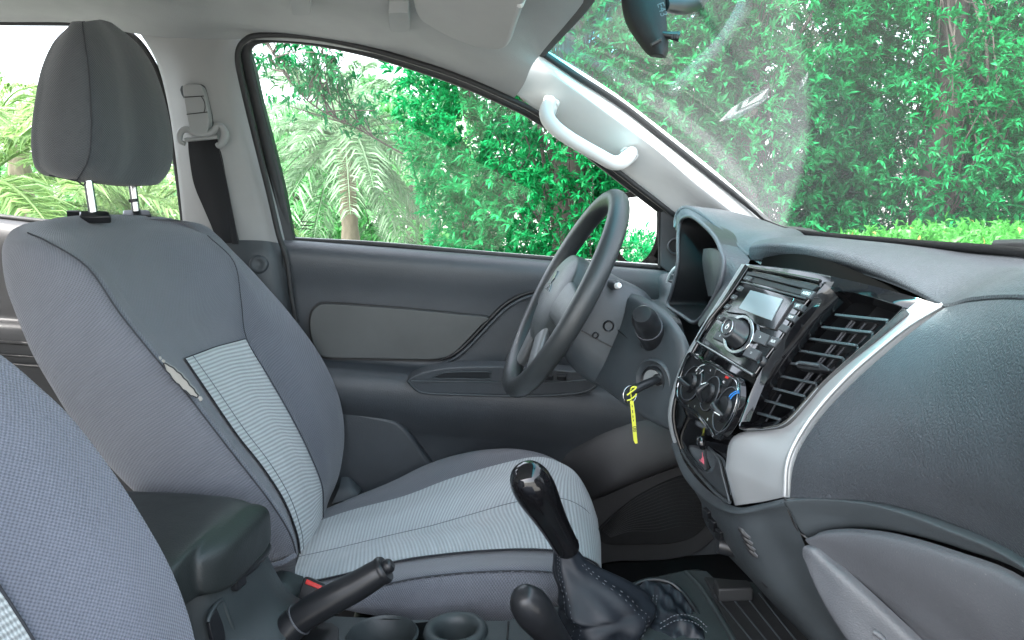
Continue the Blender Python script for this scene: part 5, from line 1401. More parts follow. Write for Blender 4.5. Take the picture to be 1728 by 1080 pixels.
box('lid_latch', bp_.at(400, 968, .012), (unit((0.3, 1, 0)), unit(np.cross((0, 0, 1), (0.3, 1, 0))), (0, 0, 1)), (.022, .012, .034), M['satin'], CC, bevel=.003)
# front tray of the console with a ribbed rubber mat
ty = AZ(1250, 1010, ZC - .02)
trz = ZC + .003
tray = [AZ(u, v, trz) for u, v in ((1188, 972), (1300, 985), (1420, 1100), (1420, 1200), (1262, 1200), (1242, 1085))]
tr_o = thing('console_tray_mat', 'black ribbed rubber mat in the tray below the dashboard stack', 'mat', tray[0])
plate('mat_base', tray, (0, 0, 1), .01, M['rubber'], tr_o, bevel=.002)
for k in range(5):
    u0 = 1206 + k * 25
    tube('mat_rib', [AZ(u0, 1004 - k * 1, trz + .0012), AZ(u0 + 46, 1060, trz + .0012), AZ(u0 + 118, 1150, trz + .0012)], .0013, M['fine'], tr_o, n=6)
plate('mat_step', [AZ(u, v, trz + .02) for u, v in ((1204, 976), (1262, 978), (1272, 992), (1212, 994))], (0, 0, 1), .02, M['rubber'], tr_o, bevel=.003)
tube('tray_edge', [AZ(u, v, ZC + .001) for u, v in ((1158, 966), (1185, 995), (1214, 1040), (1246, 1095), (1270, 1140))], .004, M['console'], CC, n=8)
# ---- gear lever
GL = thing('gear_lever', 'tall gear lever with glossy black knob and stitched leather boot', 'gear lever', AZ(1010, 1090, ZC))
g0, g1 = A(957, 925, .035), A(900, 822, -.01)
ga = unit(g1 - g0); gl_ = np.linalg.norm(g1 - g0)
pxm = .00079
lathe('knob', [(.0145, -.004), (.0165, .0), (.0172, gl_ * .1), (.0185, gl_ * .35), (.0215, gl_ * .62), (.0245, gl_ * .82), (.0258, gl_ * .98), (.0243, gl_ * 1.12), (.0185, gl_ * 1.23), (.009, gl_ * 1.28), (.0005, gl_ * 1.29)], g0, ga, M['piano'], GL, n=36, smooth=4, sharp=0)
ht_ = g0 + ga * gl_ * 1.286
gx = unit(np.cross(ga, (0, 1, 0))); gy = np.cross(ga, gx)
for k, (a, b) in enumerate((((-.006, -.006), (-.006, .006)), ((0, -.006), (0, .006)), ((.006, -.006), (.006, .006)), ((-.006, 0), (.006, 0)))):
    tube('shift_mark', [ht_ + gx * a[0] + gy * a[1] - ga * .0012, ht_ + gx * b[0] + gy * b[1] - ga * .0012], .0006, M['white'], GL, n=5, smooth=False)
brows = [(953, 922, 17, .036), (956, 934, 22, .036), (962, 950, 29, .036), (975, 968, 41, .034), (996, 990, 58, .03), (1012, 1012, 72, .025), (1022, 1028, 76, .02), (1016, 1052, 74, .015), (1008, 1085, 66, .01), (1004, 1115, 62, .005)]
rowsb = []
NA = 64
prng = np.random.default_rng(3)
phs = prng.uniform(0, 6.28, 6)
for k, (u, v, hw, Y) in enumerate(brows):
    c = A(u, v, Y); w = abs(A(u + hw, v, Y)[0] - c[0])
    o = []
    for j, a in enumerate(np.linspace(0, 2 * math.pi, NA, endpoint=False)):
        t = k / (len(brows) - 1)
        fold = 1 + (.085 * math.sin(3 * a + phs[0] + 2.2 * t) + .06 * math.sin(5 * a + phs[1] - 3 * t) + .04 * math.sin(8 * a + phs[2] + 5 * t)) * min(1, t * 2.0)
        sq = 1.0
        o.append(c + np.array([math.cos(a) * w * fold, math.sin(a) * w * .85 * fold, 0.004 * math.sin(2 * a + 1) * t]))
    rowsb.append(np.array(o))
def boot_folds(G):
    G = G.copy(); n_, K_ = G.shape[:2]
    t = np.linspace(0, 1, n_)[:, None]; a = np.linspace(0, 2 * np.pi, K_, endpoint=False)[None]
    d_ = (np.sin(4 * a + 9 * t + 1.2) * .5 + np.sin(7 * a - 13 * t) * .4 + np.sin(2 * a + 21 * t + .6) * .35) * .0042 * np.clip(t * 1.8 - .12, 0, 1)
    d_ = d_ - .003 * np.exp(-((t - .62 - .05 * np.sin(a * 2)) / .035) ** 2) - .003 * np.exp(-((t - .8 + .06 * np.sin(a * 3)) / .04) ** 2)
    c = G.mean(1, keepdims=True); r_ = G - c; r_[..., 2] = 0
    r_ /= np.linalg.norm(r_, axis=2, keepdims=True) + 1e-9
    return G + r_ * d_[..., None]
rowsb = [np.array(q) for q in rowsb]
Gb = boot_folds(np.stack([cr(np.stack(rowsb)[:, k], 6) for k in range(NA)], 1))
boot = surf('boot', list(Gb), M['leather'], GL, nu=1, nv=1, closed=True, sharp=0)
rowsb = list(Gb[::6])
def boot_line(j, n_=6): return cr([q[j % NA] for q in rowsb], n_)
for jj in (39, 41):
    L = boot_line(jj)
    L = L + np.array([-.0005, -.0012, 0])
    for k in range(1, len(L) - 1, 2):
        tube('stitch', [L[k], L[k] * .4 + L[k + 1] * .6], .0004, M['lthread'], boot, n=4, smooth=False)
for jj in (56, 58):
    L = boot_line(jj)[10:] + np.array([.001, -.0012, 0.0005])
    for k in range(1, len(L) - 1, 2):
        tube('stitch', [L[k], L[k] * .4 + L[k + 1] * .6], .0004, M['lthread'], boot, n=4, smooth=False)
tube('boot_collar', [A(938, 930, .03), A(950, 927, .02), A(965, 920, .022), (A(972, 913, .036))], .0035, M['leather'], GL, n=8)
# leather foot of the boot, spilling forward, with its frame
ft = [
    [A(1070, 990, .06), A(1090, 982, .07), A(1120, 984, .07), A(1150, 1005, .055), A(1172, 1040, .03)],
    [A(1064, 1010, .045), A(1092, 1000, .05), A(1120, 1004, .045), A(1150, 1030, .03), A(1182, 1062, .01)],
    [A(1072, 1040, .02), A(1098, 1035, .025), A(1128, 1030, .02), A(1160, 1042, .01), A(1195, 1070, -.005)],
    [A(1070, 1075, .0), A(1100, 1062, .005), A(1135, 1048, .0), A(1170, 1052, -.01), A(1204, 1084, -.02)],
    [A(1060, 1110, -.02), A(1095, 1095, -.015), A(1140, 1078, -.02), A(1180, 1085, -.03), A(1215, 1115, -.04)],
    [A(1060, 1150, -.04), A(1100, 1140, -.04), A(1145, 1130, -.04), A(1190, 1130, -.05), A(1225, 1150, -.06)],
]
def wrinkle(G):
    n_ = np.sin(G[..., 0] * 210 + G[..., 1] * 160) * .0022 + np.sin(G[..., 0] * 340 - G[..., 2] * 260 + 1) * .0016
    G = G.copy(); G[..., 2] += n_; G[..., 1] -= n_ * .5; return G
f2o = surf('boot_foot', ft, M['leather'], GL, nu=8, nv=8, sharp=0, dense=wrinkle)
tube('boot_frame', pts([(1066, 996, .07), (1078, 984, .078), (1105, 978, .08), (1132, 984, .075), (1155, 1004, .06), (1180, 1040, .03), (1205, 1078, .0), (1222, 1112, -.03)]), .0035, M['satin'], GL, n=8)
for (a, b) in (((1102, 1004), (1100, 1042)), ((1108, 1004), (1107, 1044))):
    L = cr(np.array([A(a[0], a[1], .042), A((a[0] + b[0]) / 2 - 1, (a[1] + b[1]) / 2, .03), A(b[0], b[1], .018)]), 8)
    for k in range(0, len(L) - 1, 2): tube('stitch', [L[k] + np.array([0, -.002, .001]), L[k + 1] + np.array([0, -.002, .001])], .0006, M['lthread'], f2o, n=4, smooth=False)
for dv in (0, 9):
    L = cr(pts([(1112, 1050 + dv, -.01), (1140, 1036 + dv, -.002), (1170, 1040 + dv, -.006), (1192, 1058 + dv, -.015)]), 10)
    for k in range(0, len(L) - 1, 2): tube('stitch', [L[k] + np.array([0, -.006, .002]), L[k + 1] + np.array([0, -.006, .002])], .0006, M['lthread'], f2o, n=4, smooth=False)
# ---- transfer lever in the foreground
TL = thing('transfer_lever', 'short satin black range lever knob in front of the gear lever boot', 'gear lever', AZ(960, 1150, ZC))
h0, h1 = A(955, 1105, -.06), A(900, 1030, -.09)
ha = unit(h1 - h0); hl = np.linalg.norm(h1 - h0)
lathe('knob', [(.014, -.02), (.0155, .0), (.0165, hl * .2), (.0185, hl * .55), (.0215, hl * .85), (.0225, hl * 1.0), (.0205, hl * 1.18), (.014, hl * 1.33), (.006, hl * 1.38), (.0005, hl * 1.39)], h0, ha, M['satin'], TL, n=32, smooth=4, sharp=0)
tube('lever_shaft', [h0, h0 - ha * .06 + np.array([0, 0, -.02]), AZ(985, 1180, ZC - .01)], .008, M['satin'], TL, n=10)
lathe('lever_gaiter', [(.012, .05), (.02, .04), (.024, .03), (.022, .024), (.03, .015), (.045, 0)], AZ(985, 1180, ZC), (0, 0, 1), M['leather'], TL, n=28, smooth=2)
# ---- handbrake
HB = thing('handbrake', 'black handbrake lever pulled up beside the driver seat', 'handbrake', AZ(470, 1090, ZC))
tube('grip', [A(500, 1049, -.005), A(522, 1033, -.005), A(560, 1011, -.005), A(600, 990, -.004), A(635, 969, -.003), A(650, 960, -.002)], [.0178, .0188, .0188, .0182, .0168, .015], M['satin'], HB, n=22, sharp=50)
tube('grip_ring', [A(643, 964, -.002), A(648, 961, -.002), A(652, 958.5, -.002)], [.0174, .0174, .0155], M['satin'], HB, n=22, sharp=40)
tube('release_button', [A(648, 960, -.002), A(658, 953.5, -.002), A(662, 951, -.002)], [.0088, .0088, .006], M['satin'], HB, n=18, sharp=40)
tube('lever_sleeve', [A(430, 1140, -.02), A(455, 1100, -.012), A(482, 1067, -.008), A(502, 1047, -.005)], [.020, .020, .0195, .0186], M['satin'], HB, n=20)
gp0, gp1 = A(500, 1049, -.005), A(505, 1045.5, -.005); gd = unit(A(522, 1033, -.005) - gp0)
gx = unit(np.cross(gd, (0, 0, 1))); gy = np.cross(gd, gx)
tube('sleeve_ring', [gp1 + (gx * math.cos(a) + gy * math.sin(a)) * .0192 for a in np.linspace(0, 2 * math.pi, 30, endpoint=False)], .0012, M['greylid'], HB, closed=True, seg=1, n=6)
# ---- belt buckle
BK = thing('belt_buckle', 'black seat belt buckle with red release button beside driver seat', 'belt buckle', A(515, 1040, .09))
bkp = Plane((490, 1040, .088), (540, 1030, .088), (515, 978, .11))
plate('buckle_body', bkp.L([(512, 975), (517, 972), (548, 986), (550, 992), (525, 1040), (515, 1065), (480, 1065), (498, 1020)], .0), bkp.n, .022, M['satin'], BK, bevel=.003)
plate('release_button', bkp.L([(514, 985), (517, 977), (546, 990), (541, 996), (536, 994)], .0025), bkp.n, .012, M['red'], BK, bevel=.001)

# ================================================================== ROOF FITTINGS
# grab handle on the front pillar
GH = thing('grab_handle', 'pale grey moulded grab handle on the front pillar trim', 'grab handle', A(990, 230, .6))
gh = [(930, 170, .59), (923, 184, .573), (924, 199, .560), (937, 216, .553), (960, 233, .550), (985, 248, .551), (1010, 262, .555), (1032, 274, .561), (1047, 274, .570), (1058, 266, .585), (1067, 256, .605)]
tube('grip_bar', pts(gh), [.011, .0135, .014, .0138, .0132, .013, .013, .0135, .014, .0135, .011], M['pillar'], GH, n=16, seg=8)
g1p = Plane((926, 165, .60), (945, 170, .60), (930, 195, .605))
plate('handle_mount', g1p.L([(918, 166), (923, 161), (934, 164), (945, 172), (942, 182), (938, 196), (922, 196), (917, 188)], .006), g1p.n, .02, M['pillar'], GH, bevel=.004, smooth=3, bseg=3)
tube('screw_cover', g1p.L([(917, 168), (940, 176), (937, 194), (919, 192)], .0066), .0008, M['pillar2'], GH, closed=True, n=5, seg=3)
g2p = Plane((1056, 252, .618), (1075, 258, .618), (1060, 275, .622))
plate('handle_mount', g2p.L([(1048, 256), (1056, 247), (1066, 249), (1078, 259), (1074, 270), (1060, 280), (1048, 276)], .006), g2p.n, .02, M['pillar'], GH, bevel=.004, smooth=3, bseg=3)
tube('screw_cover', g2p.L([(1052, 255), (1062, 251), (1075, 260), (1068, 270), (1054, 270)], .0066), .0008, M['pillar2'], GH, closed=True, n=5, seg=3)
# sun visor
SVp = Plane((700, 10, .40), (860, 85, .40), (880, 0, .25))
SV = thing('sun_visor', 'grey cloth sun visor folded up above the windscreen corner', 'sun visor', SVp.at(790, 30))
svo = [(690, -60), (694, -20), (698, 14), (706, 32), (724, 46), (756, 64), (800, 81), (832, 87), (850, 84), (860, 72), (868, 48), (882, 8), (900, -60)]
plate('visor_board', SVp.L(svo, .034), SVp.n, .016, M['visor'], SV, bevel=.007, smooth=3, bseg=4)
lathe('visor_pin', [(.006, -.01), (.006, .004), (.004, .006), (.0005, .006)], SVp.at(878, 4, .028), SVp.n, M['pillar'], SV, n=16)
tag(tube('visor_clip', [A(864, 90, .52), A(870, 91, .515), A(876, 92, .52)], [.004, .0045, .0035], M['white'], n=10), 'small white visor clip in the roof lining above the front pillar', 'clip')
# rear view mirror, seen from its end
RM = thing('rear_view_mirror', 'black rear view mirror seen end on with small dipping lever', 'mirror', A(1110, 40, .0))
mrows = []
for (uL, uR, v, Y, dpth) in ((1056, 1130, -90, .06, .03), (1057, 1126, -40, .045, .03), (1058, 1122, 0, .03, .03), (1064, 1124, 30, .02, .028), (1076, 1126, 55, .013, .024), (1086, 1127, 72, .008, .02), (1093, 1126, 84, .005, .016), (1099, 1121, 93, .003, .010)):
    l_, r_ = A(uL, v, Y), A(uR, v + (3 if v > 0 else 0), Y - .01)
    w = r_ - l_
    mrows.append(np.array([l_, l_ + w * .5 + np.array([0, -.012, 0]), r_, r_ + np.array([.004, dpth, 0]), l_ + w * .5 + np.array([.01, dpth * 1.4, 0]), l_ + np.array([0.002, dpth, 0])]))
surf('mirror_housing', mrows, M['mirror_case'], RM, nu=5, nv=5, closed=True, cap=True, sharp=60)
mp = Plane((1065, 20, .02), (1100, 60, .005), (1120, 20, .018))
plate('housing_slot', [A(u, v, Y) for u, v, Y in ((1098, 73, -.008), (1116, 63, -.012), (1117, 69, -.012), (1100, 78, -.008))], unit((0, -1, -.1)), .004, M['black'], RM, bevel=.0005)
text('housing_mark', 'E43', A(1117, 16, -.012), unit((0.25, -.2, -1)), unit((1, -.3, .2)), .011, M['greylid'], RM)
tube('dip_lever', [A(1118, 58, .0), A(1132, 60, -.004), A(1146, 62, -.006)], [.0035, .0045, .006], M['satin'], RM, n=10)
for k in range(3): tube('lever_ridge', [A(1134 + k * 4, 57, -.011), A(1134 + k * 4, 65, -.011)], .0012, M['black'], RM, n=5, smooth=False)
tube('mirror_stalk', [A(1120, 8, .03), A(1150, 10, .06), A(1172, 4, .09), A(1190, -14, .12), A(1200, -60, .15)], [.008, .0105, .0105, .0095, .009], M['satin'], RM, n=14)

# ================================================================== OUTSIDE
ground_m = NT('sandy_ground')
_n = ground_m.noise(1.2, 6)
ground_m.set(Base_Color=ground_m.ramp(_n, .35, .65, (.30, .29, .27), (.20, .20, .18)), Roughness=.95)
gp = []
N_ = 24
for i in range(N_ + 1):
    for j in range(N_ + 1):
        x = math.copysign(abs((i / N_ - .5) * 2) ** 3, i - N_ / 2) * 900; y = math.copysign(abs((j / N_ - .5) * 2) ** 3, j - N_ / 2) * 900
        gp.append((x, y, -.02 + .02 * math.sin(x * .8) * math.cos(y * .7)))
struct(mesh('ground', gp, [(i * (N_ + 1) + j, (i + 1) * (N_ + 1) + j, (i + 1) * (N_ + 1) + j + 1, i * (N_ + 1) + j + 1) for i in range(N_) for j in range(N_)], ground_m.m))

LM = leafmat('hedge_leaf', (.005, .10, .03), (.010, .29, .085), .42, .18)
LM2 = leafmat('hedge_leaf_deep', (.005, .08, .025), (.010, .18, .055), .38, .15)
LMg = leafmat('clipped_hedge_leaf', (.03, .2, .025), (.08, .34, .06), .45, .35, dead=(.35, .2, .08))
LMf = leafmat('distant_leaf', (.06, .24, .07), (.13, .38, .13), .5, .3)
PM = leafmat('palm_leaf', (.10, .19, .10), (.19, .30, .18), .4, .4)
PM2 = leafmat('palm_leaf_bright', (.10, .2, .06), (.24, .36, .14), .45, .4)
BK_ = barkmat('bark', (.10, .085, .075))
PB = barkmat('palm_bark', (.34, .28, .22))
TW = barkmat('twig_bark', (.10, .085, .075), 40)

def rand_dirs(n):
    d_ = rng.normal(size=(n, 3)); return d_ / np.linalg.norm(d_, axis=1)[:, None]
def leaf_mesh(name, C0, D, L, W, mat, parent=None, droop=.25, up=None):
    """lance shaped folded leaves: base C0, direction D, length L, width W -> one mesh, 4 triangles each"""
    n = len(C0)
    U = np.tile(np.array([0, 0, 1.0]), (n, 1)) + rng.normal(size=(n, 3)) * .45
    S = np.cross(D, U); S /= np.linalg.norm(S, axis=1)[:, None] + 1e-9
    Nn = np.cross(S, D)
    L = L[:, None]; W = W[:, None]
    midp = C0 + D * L * .45 + Nn * L * .05
    tip = C0 + D * L + np.array([0, 0, -1.0]) * L * droop * rng.uniform(.3, 1.3, (n, 1))
    l_ = midp + S * W * .5 + Nn * W * .22; r_ = midp - S * W * .5 + Nn * W * .22
    V = np.stack([C0, l_, midp, r_, tip], 1).reshape(-1, 3)
    b = np.arange(n)[:, None] * 5
    T = np.array([[0, 2, 1], [0, 3, 2], [1, 2, 4], [2, 3, 4]])
    Fc = (b[:, None, :] + T[None]).reshape(-1, 3)
    V = V - rootloc(parent)
    me = bpy.data.meshes.new(name)
    me.vertices.add(len(V)); me.vertices.foreach_set('co', V.astype(np.float32).ravel())
    me.loops.add(len(Fc) * 3); me.loops.foreach_set('vertex_index', Fc.astype(np.int32).ravel())
    me.polygons.add(len(Fc)); me.polygons.foreach_set('loop_start', np.arange(0, len(Fc) * 3, 3, dtype=np.int32))
    me.polygons.foreach_set('loop_total', np.full(len(Fc), 3, np.int32))
    me.update(calc_edges=True); me.validate()
    return link(name, me, mat, parent)
def rosettes(P, ax_, nl=11, L=.085, W=.021, spread=1.05):
    """leaf whorls at points P around shoot directions ax_"""
    n = len(P)
    a = rng.uniform(0, 2 * math.pi, (n, nl)); el = rng.uniform(.15, spread, (n, nl))
    e1 = np.cross(ax_, np.array([.31, .22, .92])); e1 /= np.linalg.norm(e1, axis=1)[:, None]
    e2 = np.cross(ax_, e1)
    D = ax_[:, None] * np.cos(el * 1.25)[..., None] + (e1[:, None] * np.cos(a)[..., None] + e2[:, None] * np.sin(a)[..., None]) * np.sin(el * 1.25)[..., None]
    C0 = P[:, None] + ax_[:, None] * rng.uniform(-.05, .01, (n, nl))[..., None]
    k = rng.uniform(.65, 1.2, (n, 1)) * rng.uniform(.75, 1.15, (n, nl))
    return C0.reshape(-1, 3), D.reshape(-1, 3), (L * k).ravel(), (W * k).ravel()
def vnoise(P, s, seed):
    """cheap smooth 3-D noise from sines"""
    g = np.random.default_rng(seed); o = 0
    for k in range(6):
        w = g.normal(size=3) * s * (1 + .5 * k); o = o + np.sin(P @ w + g.uniform(0, 6.28)) / (1 + .45 * k)
    return o / 3.2
def bushes(cx, cy, rx, ry, z0, z1, n, seed, thr=-.2, surface=.55):
    """points in an uneven crown: shell biased, thinned by noise so that gaps and clumps form"""
    g = np.random.default_rng(seed)
    out = []
    while sum(len(o) for o in out) < n:
        q = rand_dirs(n); r_ = g.uniform(surface, 1.0, n) ** .6
        P = q * r_[:, None]
        P = np.stack([cx + P[:, 0] * rx, cy + P[:, 1] * ry, (z0 + z1) / 2 + P[:, 2] * (z1 - z0) / 2], 1)
        lump = vnoise(P, 1.4, seed + 1) * .55 + vnoise(P, 4.2, seed + 2) * .5
        keep = lump > thr
        P = P + q * (lump[:, None] * .22)
        out.append(np.c_[P, q][keep])
    o = np.vstack(out)[:n]
    return o[:, :3], o[:, 3:]
def trunk_mesh(name, path, r0, r1, parent, mat=None, n=9):
    L = len(path)
    return tube(name, path, np.linspace(r0, r1, L), mat or BK_, parent, n=n, seg=5)
def leafy_tree(x, y, h, rx, ry, z0, n, seed, label, mat=LM, thr=-.25, lean=0.0, L=.061, twigs=60, group='leafy hedge trees beyond the driver door'):
    g = np.random.default_rng(seed + 178)
    t = thing('hedge_tree', label, 'tree', (x, y, 0), group)
    pth = [np.array([x + lean * k / 4 + g.normal() * .04, y + g.normal() * .04, h * k / 4 * .92]) for k in range(5)]
    trunk_mesh('trunk', pth, .13, .03, t)
    P, q = bushes(x + lean * .5, y, rx, ry, z0, h, int(n * 1.75), seed, thr)
    ax_ = q * .75 + np.array([0, -.25, .55]) + g.normal(size=P.shape) * .35
    ax_ /= np.linalg.norm(ax_, axis=1)[:, None]
    C0, D, Ls, Ws = rosettes(P, ax_, 12, L, L * .27)
    leaf_mesh('crown', C0, D, Ls, Ws, mat, t, droop=.12)
    # limbs and bare twigs inside the crown, one mesh per limb group
    Vs, fs, nb = [], [], 0
    for k in range(twigs):
        a0 = pth[g.integers(1, 4)] + g.normal(size=3) * .05
        e = P[g.integers(0, len(P))]
        c1 = (a0 + e) / 2 + g.normal(size=3) * .18
        C = cr(np.array([a0, c1, e]), 4)
        r_ = np.linspace(.014 if k < 12 else .006, .0022, len(C))
        T_, N_2, B_ = frames(C)
        th = np.linspace(0, 2 * math.pi, 5, endpoint=False)
        V = (C[:, None] + r_[:, None, None] * (np.cos(th)[None, :, None] * N_2[:, None] + np.sin(th)[None, :, None] * B_[:, None])).reshape(-1, 3)
        for i in range(len(C) - 1):
            for j in range(5): fs.append((nb + i * 5 + j, nb + i * 5 + (j + 1) % 5, nb + (i + 1) * 5 + (j + 1) % 5, nb + (i + 1) * 5 + j))
        Vs.append(V); nb += len(V)
    mesh('branches', np.vstack(Vs), fs, TW, t)
    return t

# row of dense trees that fills the driver's window and the windscreen
leafy_tree(.74, 3.55, 4.5, 1.0, .8, .25, 5600, 21, 'leafy tree whose left edge meets the palm in the door window', thr=-.35)
leafy_tree(1.75, 3.7, 4.4, 1.05, .8, .2, 4600, 22, 'dense leafy tree filling the window above the steering wheel', thr=-.35)
leafy_tree(2.95, 3.6, 4.6, 1.0, .85, .25, 3900, 23, 'leafy tree behind the lower corner of the windscreen', thr=-.2)
leafy_tree(4.05, 3.5, 5.0, .95, .9, .3, 3200, 24, 'leafy tree with bare twigs and bright gaps mid windscreen', thr=-.05, twigs=320)
leafy_tree(5.2, 3.2, 5.0, 1.0, .9, .3, 3300, 25, 'leafy tree with dark trunk right of the bright gap in the windscreen', thr=.06, twigs=320)
leafy_tree(6.4, 2.6, 5.0, 1.1, 1.1, .3, 3800, 26, 'leafy tree at the right edge of the windscreen view', thr=-.02, twigs=250)
# trees behind that row, their shade put into a darker leaf colour
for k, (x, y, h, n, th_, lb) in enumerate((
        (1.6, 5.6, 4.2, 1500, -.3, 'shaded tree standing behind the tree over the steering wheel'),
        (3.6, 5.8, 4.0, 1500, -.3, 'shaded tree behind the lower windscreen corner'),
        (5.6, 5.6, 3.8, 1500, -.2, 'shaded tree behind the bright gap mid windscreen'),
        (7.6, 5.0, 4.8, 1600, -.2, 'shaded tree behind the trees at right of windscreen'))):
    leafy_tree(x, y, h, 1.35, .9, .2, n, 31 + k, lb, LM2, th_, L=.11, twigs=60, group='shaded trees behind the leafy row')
# overhanging branch in the upper left of the door window
ob = thing('overhanging_branch', 'leafy branch hanging in the upper left corner of door window', 'branch', A(640, 240, 3.2))
bpth = [A(680, 260, 3.3), A(600, 215, 3.15), A(540, 185, 3.05), A(500, 150, 3.0), A(460, 90, 2.95)]
tube('branch_stem', bpth, [.005, .005, .004, .004, .003], TW, ob, n=7)
bc = cr(np.array(bpth), 8)
side = []
for k in range(26):
    s_ = bc[rng.integers(4, len(bc))]
    e = s_ + np.array([rng.normal() * .25, rng.normal() * .18, rng.uniform(-.05, .65)])
    side.append((s_, e))
Ps = []
for s_, e in side:
    for t in np.linspace(.15, 1, 9): Ps.append(s_ * (1 - t) + e * t + rng.normal(size=3) * .05)
Ps = np.array(Ps)
axp = rand_dirs(len(Ps)) * .7 + np.array([0, 0, -.2]); axp /= np.linalg.norm(axp, axis=1)[:, None]
leaf_mesh('leaves', *rosettes(Ps, axp, 9, .05, .017), LM2, ob)
for s_, e in side: tube('twig', [s_, (s_ + e) / 2 + rng.normal(size=3) * .02, e], [.005, .003, .002], TW, ob, n=5, seg=3)

# clipped hedge close to the front of the car
ch_ = thing('clipped_hedge', 'low bright green clipped hedge seen above the dashboard', 'hedge', (3.0, 1.9, 0))
hx0, hx1, hy0, hy1, hz = 1.62, 4.6, 1.3, 2.3, 1.235
n = 5200
P = np.stack([rng.uniform(hx0, hx1, n), rng.uniform(hy0, hy1, n), hz + rng.normal(size=n) * .02], 1)
P[:, 2] += vnoise(P, 5, 5) * .03
n2 = 2600
P2 = np.stack([rng.uniform(hx0, hx1, n2), hy0 + rng.normal(size=n2) * .03, rng.uniform(.1, hz, n2)], 1)
P = np.vstack([P, P2])
ax_ = np.tile(np.array([0, -.15, 1.0]), (len(P), 1)) + rng.normal(size=P.shape) * .4; ax_[n:] += np.array([0, -1.3, -.3])
ax_ /= np.linalg.norm(ax_, axis=1)[:, None]
leaf_mesh('foliage', *rosettes(P, ax_, 8, .045, .014), LMg, ch_)
for k in range(9):
    x = hx0 + .2 + k * .34
    tube('stem', [np.array([x, 1.75, 0]), np.array([x + .05, 1.78, .6]), np.array([x - .04, 1.72, 1.2])], [.025, .018, .008], TW, ch_, n=6)

# palms
def palm(x, y, z, n, L, seed, label, mat=PM, group='date palms beyond the car', droop=1.0, rot=0, trunk_r=.16, els=(-.5, 1.1)):
    g = np.random.default_rng(seed)
    t = thing('palm_tree', label, 'palm tree', (x, y, 0), group)
    pt = []
    for k in range(15):
        pt.append((trunk_r * (1.12 if k % 2 else .94) * (1 - .15 * k / 14), z * k / 14))
    lathe('trunk', pt, (x, y, 0), (0, 0, 1), PB, t, n=14, sharp=0)
    c = np.array([x, y, z])
    for f in range(n):
        az = rot + f * 2.39996 + g.normal() * .15; el = els[0] + (els[1] - els[0]) * (1 - (f + .5) / n) + g.normal() * .08
        d_ = np.array([math.cos(az) * math.cos(el), math.sin(az) * math.cos(el), math.sin(el)])
        out = np.array([math.cos(az), math.sin(az), 0])
        l_ = L * g.uniform(.8, 1.1)
        s = np.linspace(0, 1, 9)
        C = c + d_ * (l_ * s)[:, None] + np.array([0, 0, -1]) * (droop * .42 * l_ * s ** 2.2)[:, None]
        fr_ = tube('frond', C, np.linspace(.02, .004, 9) * trunk_r / .16, mat, t, n=5, seg=2)
        T_, _, _ = frames(C)
        m_ = 60
        ss = np.linspace(.14, .99, m_)
        Pm = np.stack([np.interp(ss, s, C[:, k]) for k in range(3)], 1)
        Tm = np.stack([np.interp(ss, s, T_[:, k]) for k in range(3)], 1)
        sd = np.cross(Tm, [0, 0, 1.0]); sd /= np.linalg.norm(sd, axis=1)[:, None] + 1e-9
        ll = l_ * .20 * np.sin(np.clip((ss - .05) * 1.02, 0, 1) * math.pi) ** .55
        C0 = np.vstack([Pm, Pm]); D = np.vstack([Tm * .75 + sd * .75, Tm * .75 - sd * .75]) + g.normal(size=(2 * m_, 3)) * .09
        D[:, 2] += .12
        D /= np.linalg.norm(D, axis=1)[:, None]
        leaf_mesh('leaflets', C0, D, np.r_[ll, ll], np.full(2 * m_, l_ * .013), mat, fr_, droop=.35)
    return t
def at_ground(u, Y):
    p = A(u, 340, Y); return p[0], p[1]
x, y = at_ground(588, 7.6); palm(x, y, 2.15, 46, 1.6, 41, 'pale green date palm with drooping fronds beside the leafy tree', PM, rot=.4, els=(-.7, 1.2), droop=1.25, trunk_r=.10)
x, y = at_ground(-40, 7.5); palm(x, y, 1.75, 26, 2.4, 42, 'bright date palm behind the driver headrest at far left', PM2, rot=1.0, els=(-.35, 1.15))
x, y = at_ground(230, 8.6); palm(x, y, 1.35, 26, 2.2, 43, 'bright date palm seen between the headrest posts', PM2, rot=2.1, els=(-.35, 1.1))
x, y = at_ground(40, 11.0); palm(x, y, 2.6, 22, 2.6, 44, 'bright date palm standing farthest back at left', PM2, rot=.2, els=(-.3, 1.1))
# shrub with flower stalk below the drooping palm, and distant trees
def far_tree(x, y, rx, h, n, seed, label, z0=.2):
    t = thing('distant_tree', label, 'tree', (x, y, 0), 'distant trees behind the palms')
    trunk_mesh('trunk', [np.array([x, y, 0]), np.array([x + .1, y, h * .5]), np.array([x, y, h * .85])], .18, .04, t)
    P, q = bushes(x, y, rx, rx * .8, z0, h, n, seed, -.35, .4)
    axx = q + np.array([0, -.2, .5]); axx /= np.linalg.norm(axx, axis=1)[:, None]
    leaf_mesh('crown', *rosettes(P, axx, 9, .22, .06), LMf, t)
for k, (u, Y, rx, h, n, lb) in enumerate((
        (490, 13, 1.5, 3.15, 900, 'pale green distant tree right of the lamp post'),
        (575, 14.5, 2.0, 3.4, 1000, 'pale green distant tree behind the drooping palm'),
        (690, 12, 2.0, 3.4, 1000, 'pale green distant tree hidden mostly behind the leafy row'),
        (-130, 17, 2.8, 3.6, 900, 'pale distant tree behind the palms at far left'),
        (150, 19, 3.2, 3.0, 900, 'pale distant tree behind the driver headrest'),
        (330, 18, 2.8, 3.2, 900, 'pale distant tree behind the centre pillar'))):
    x, y = at_ground(u, Y); far_tree(x, y, rx, h, n, 60 + k, lb)
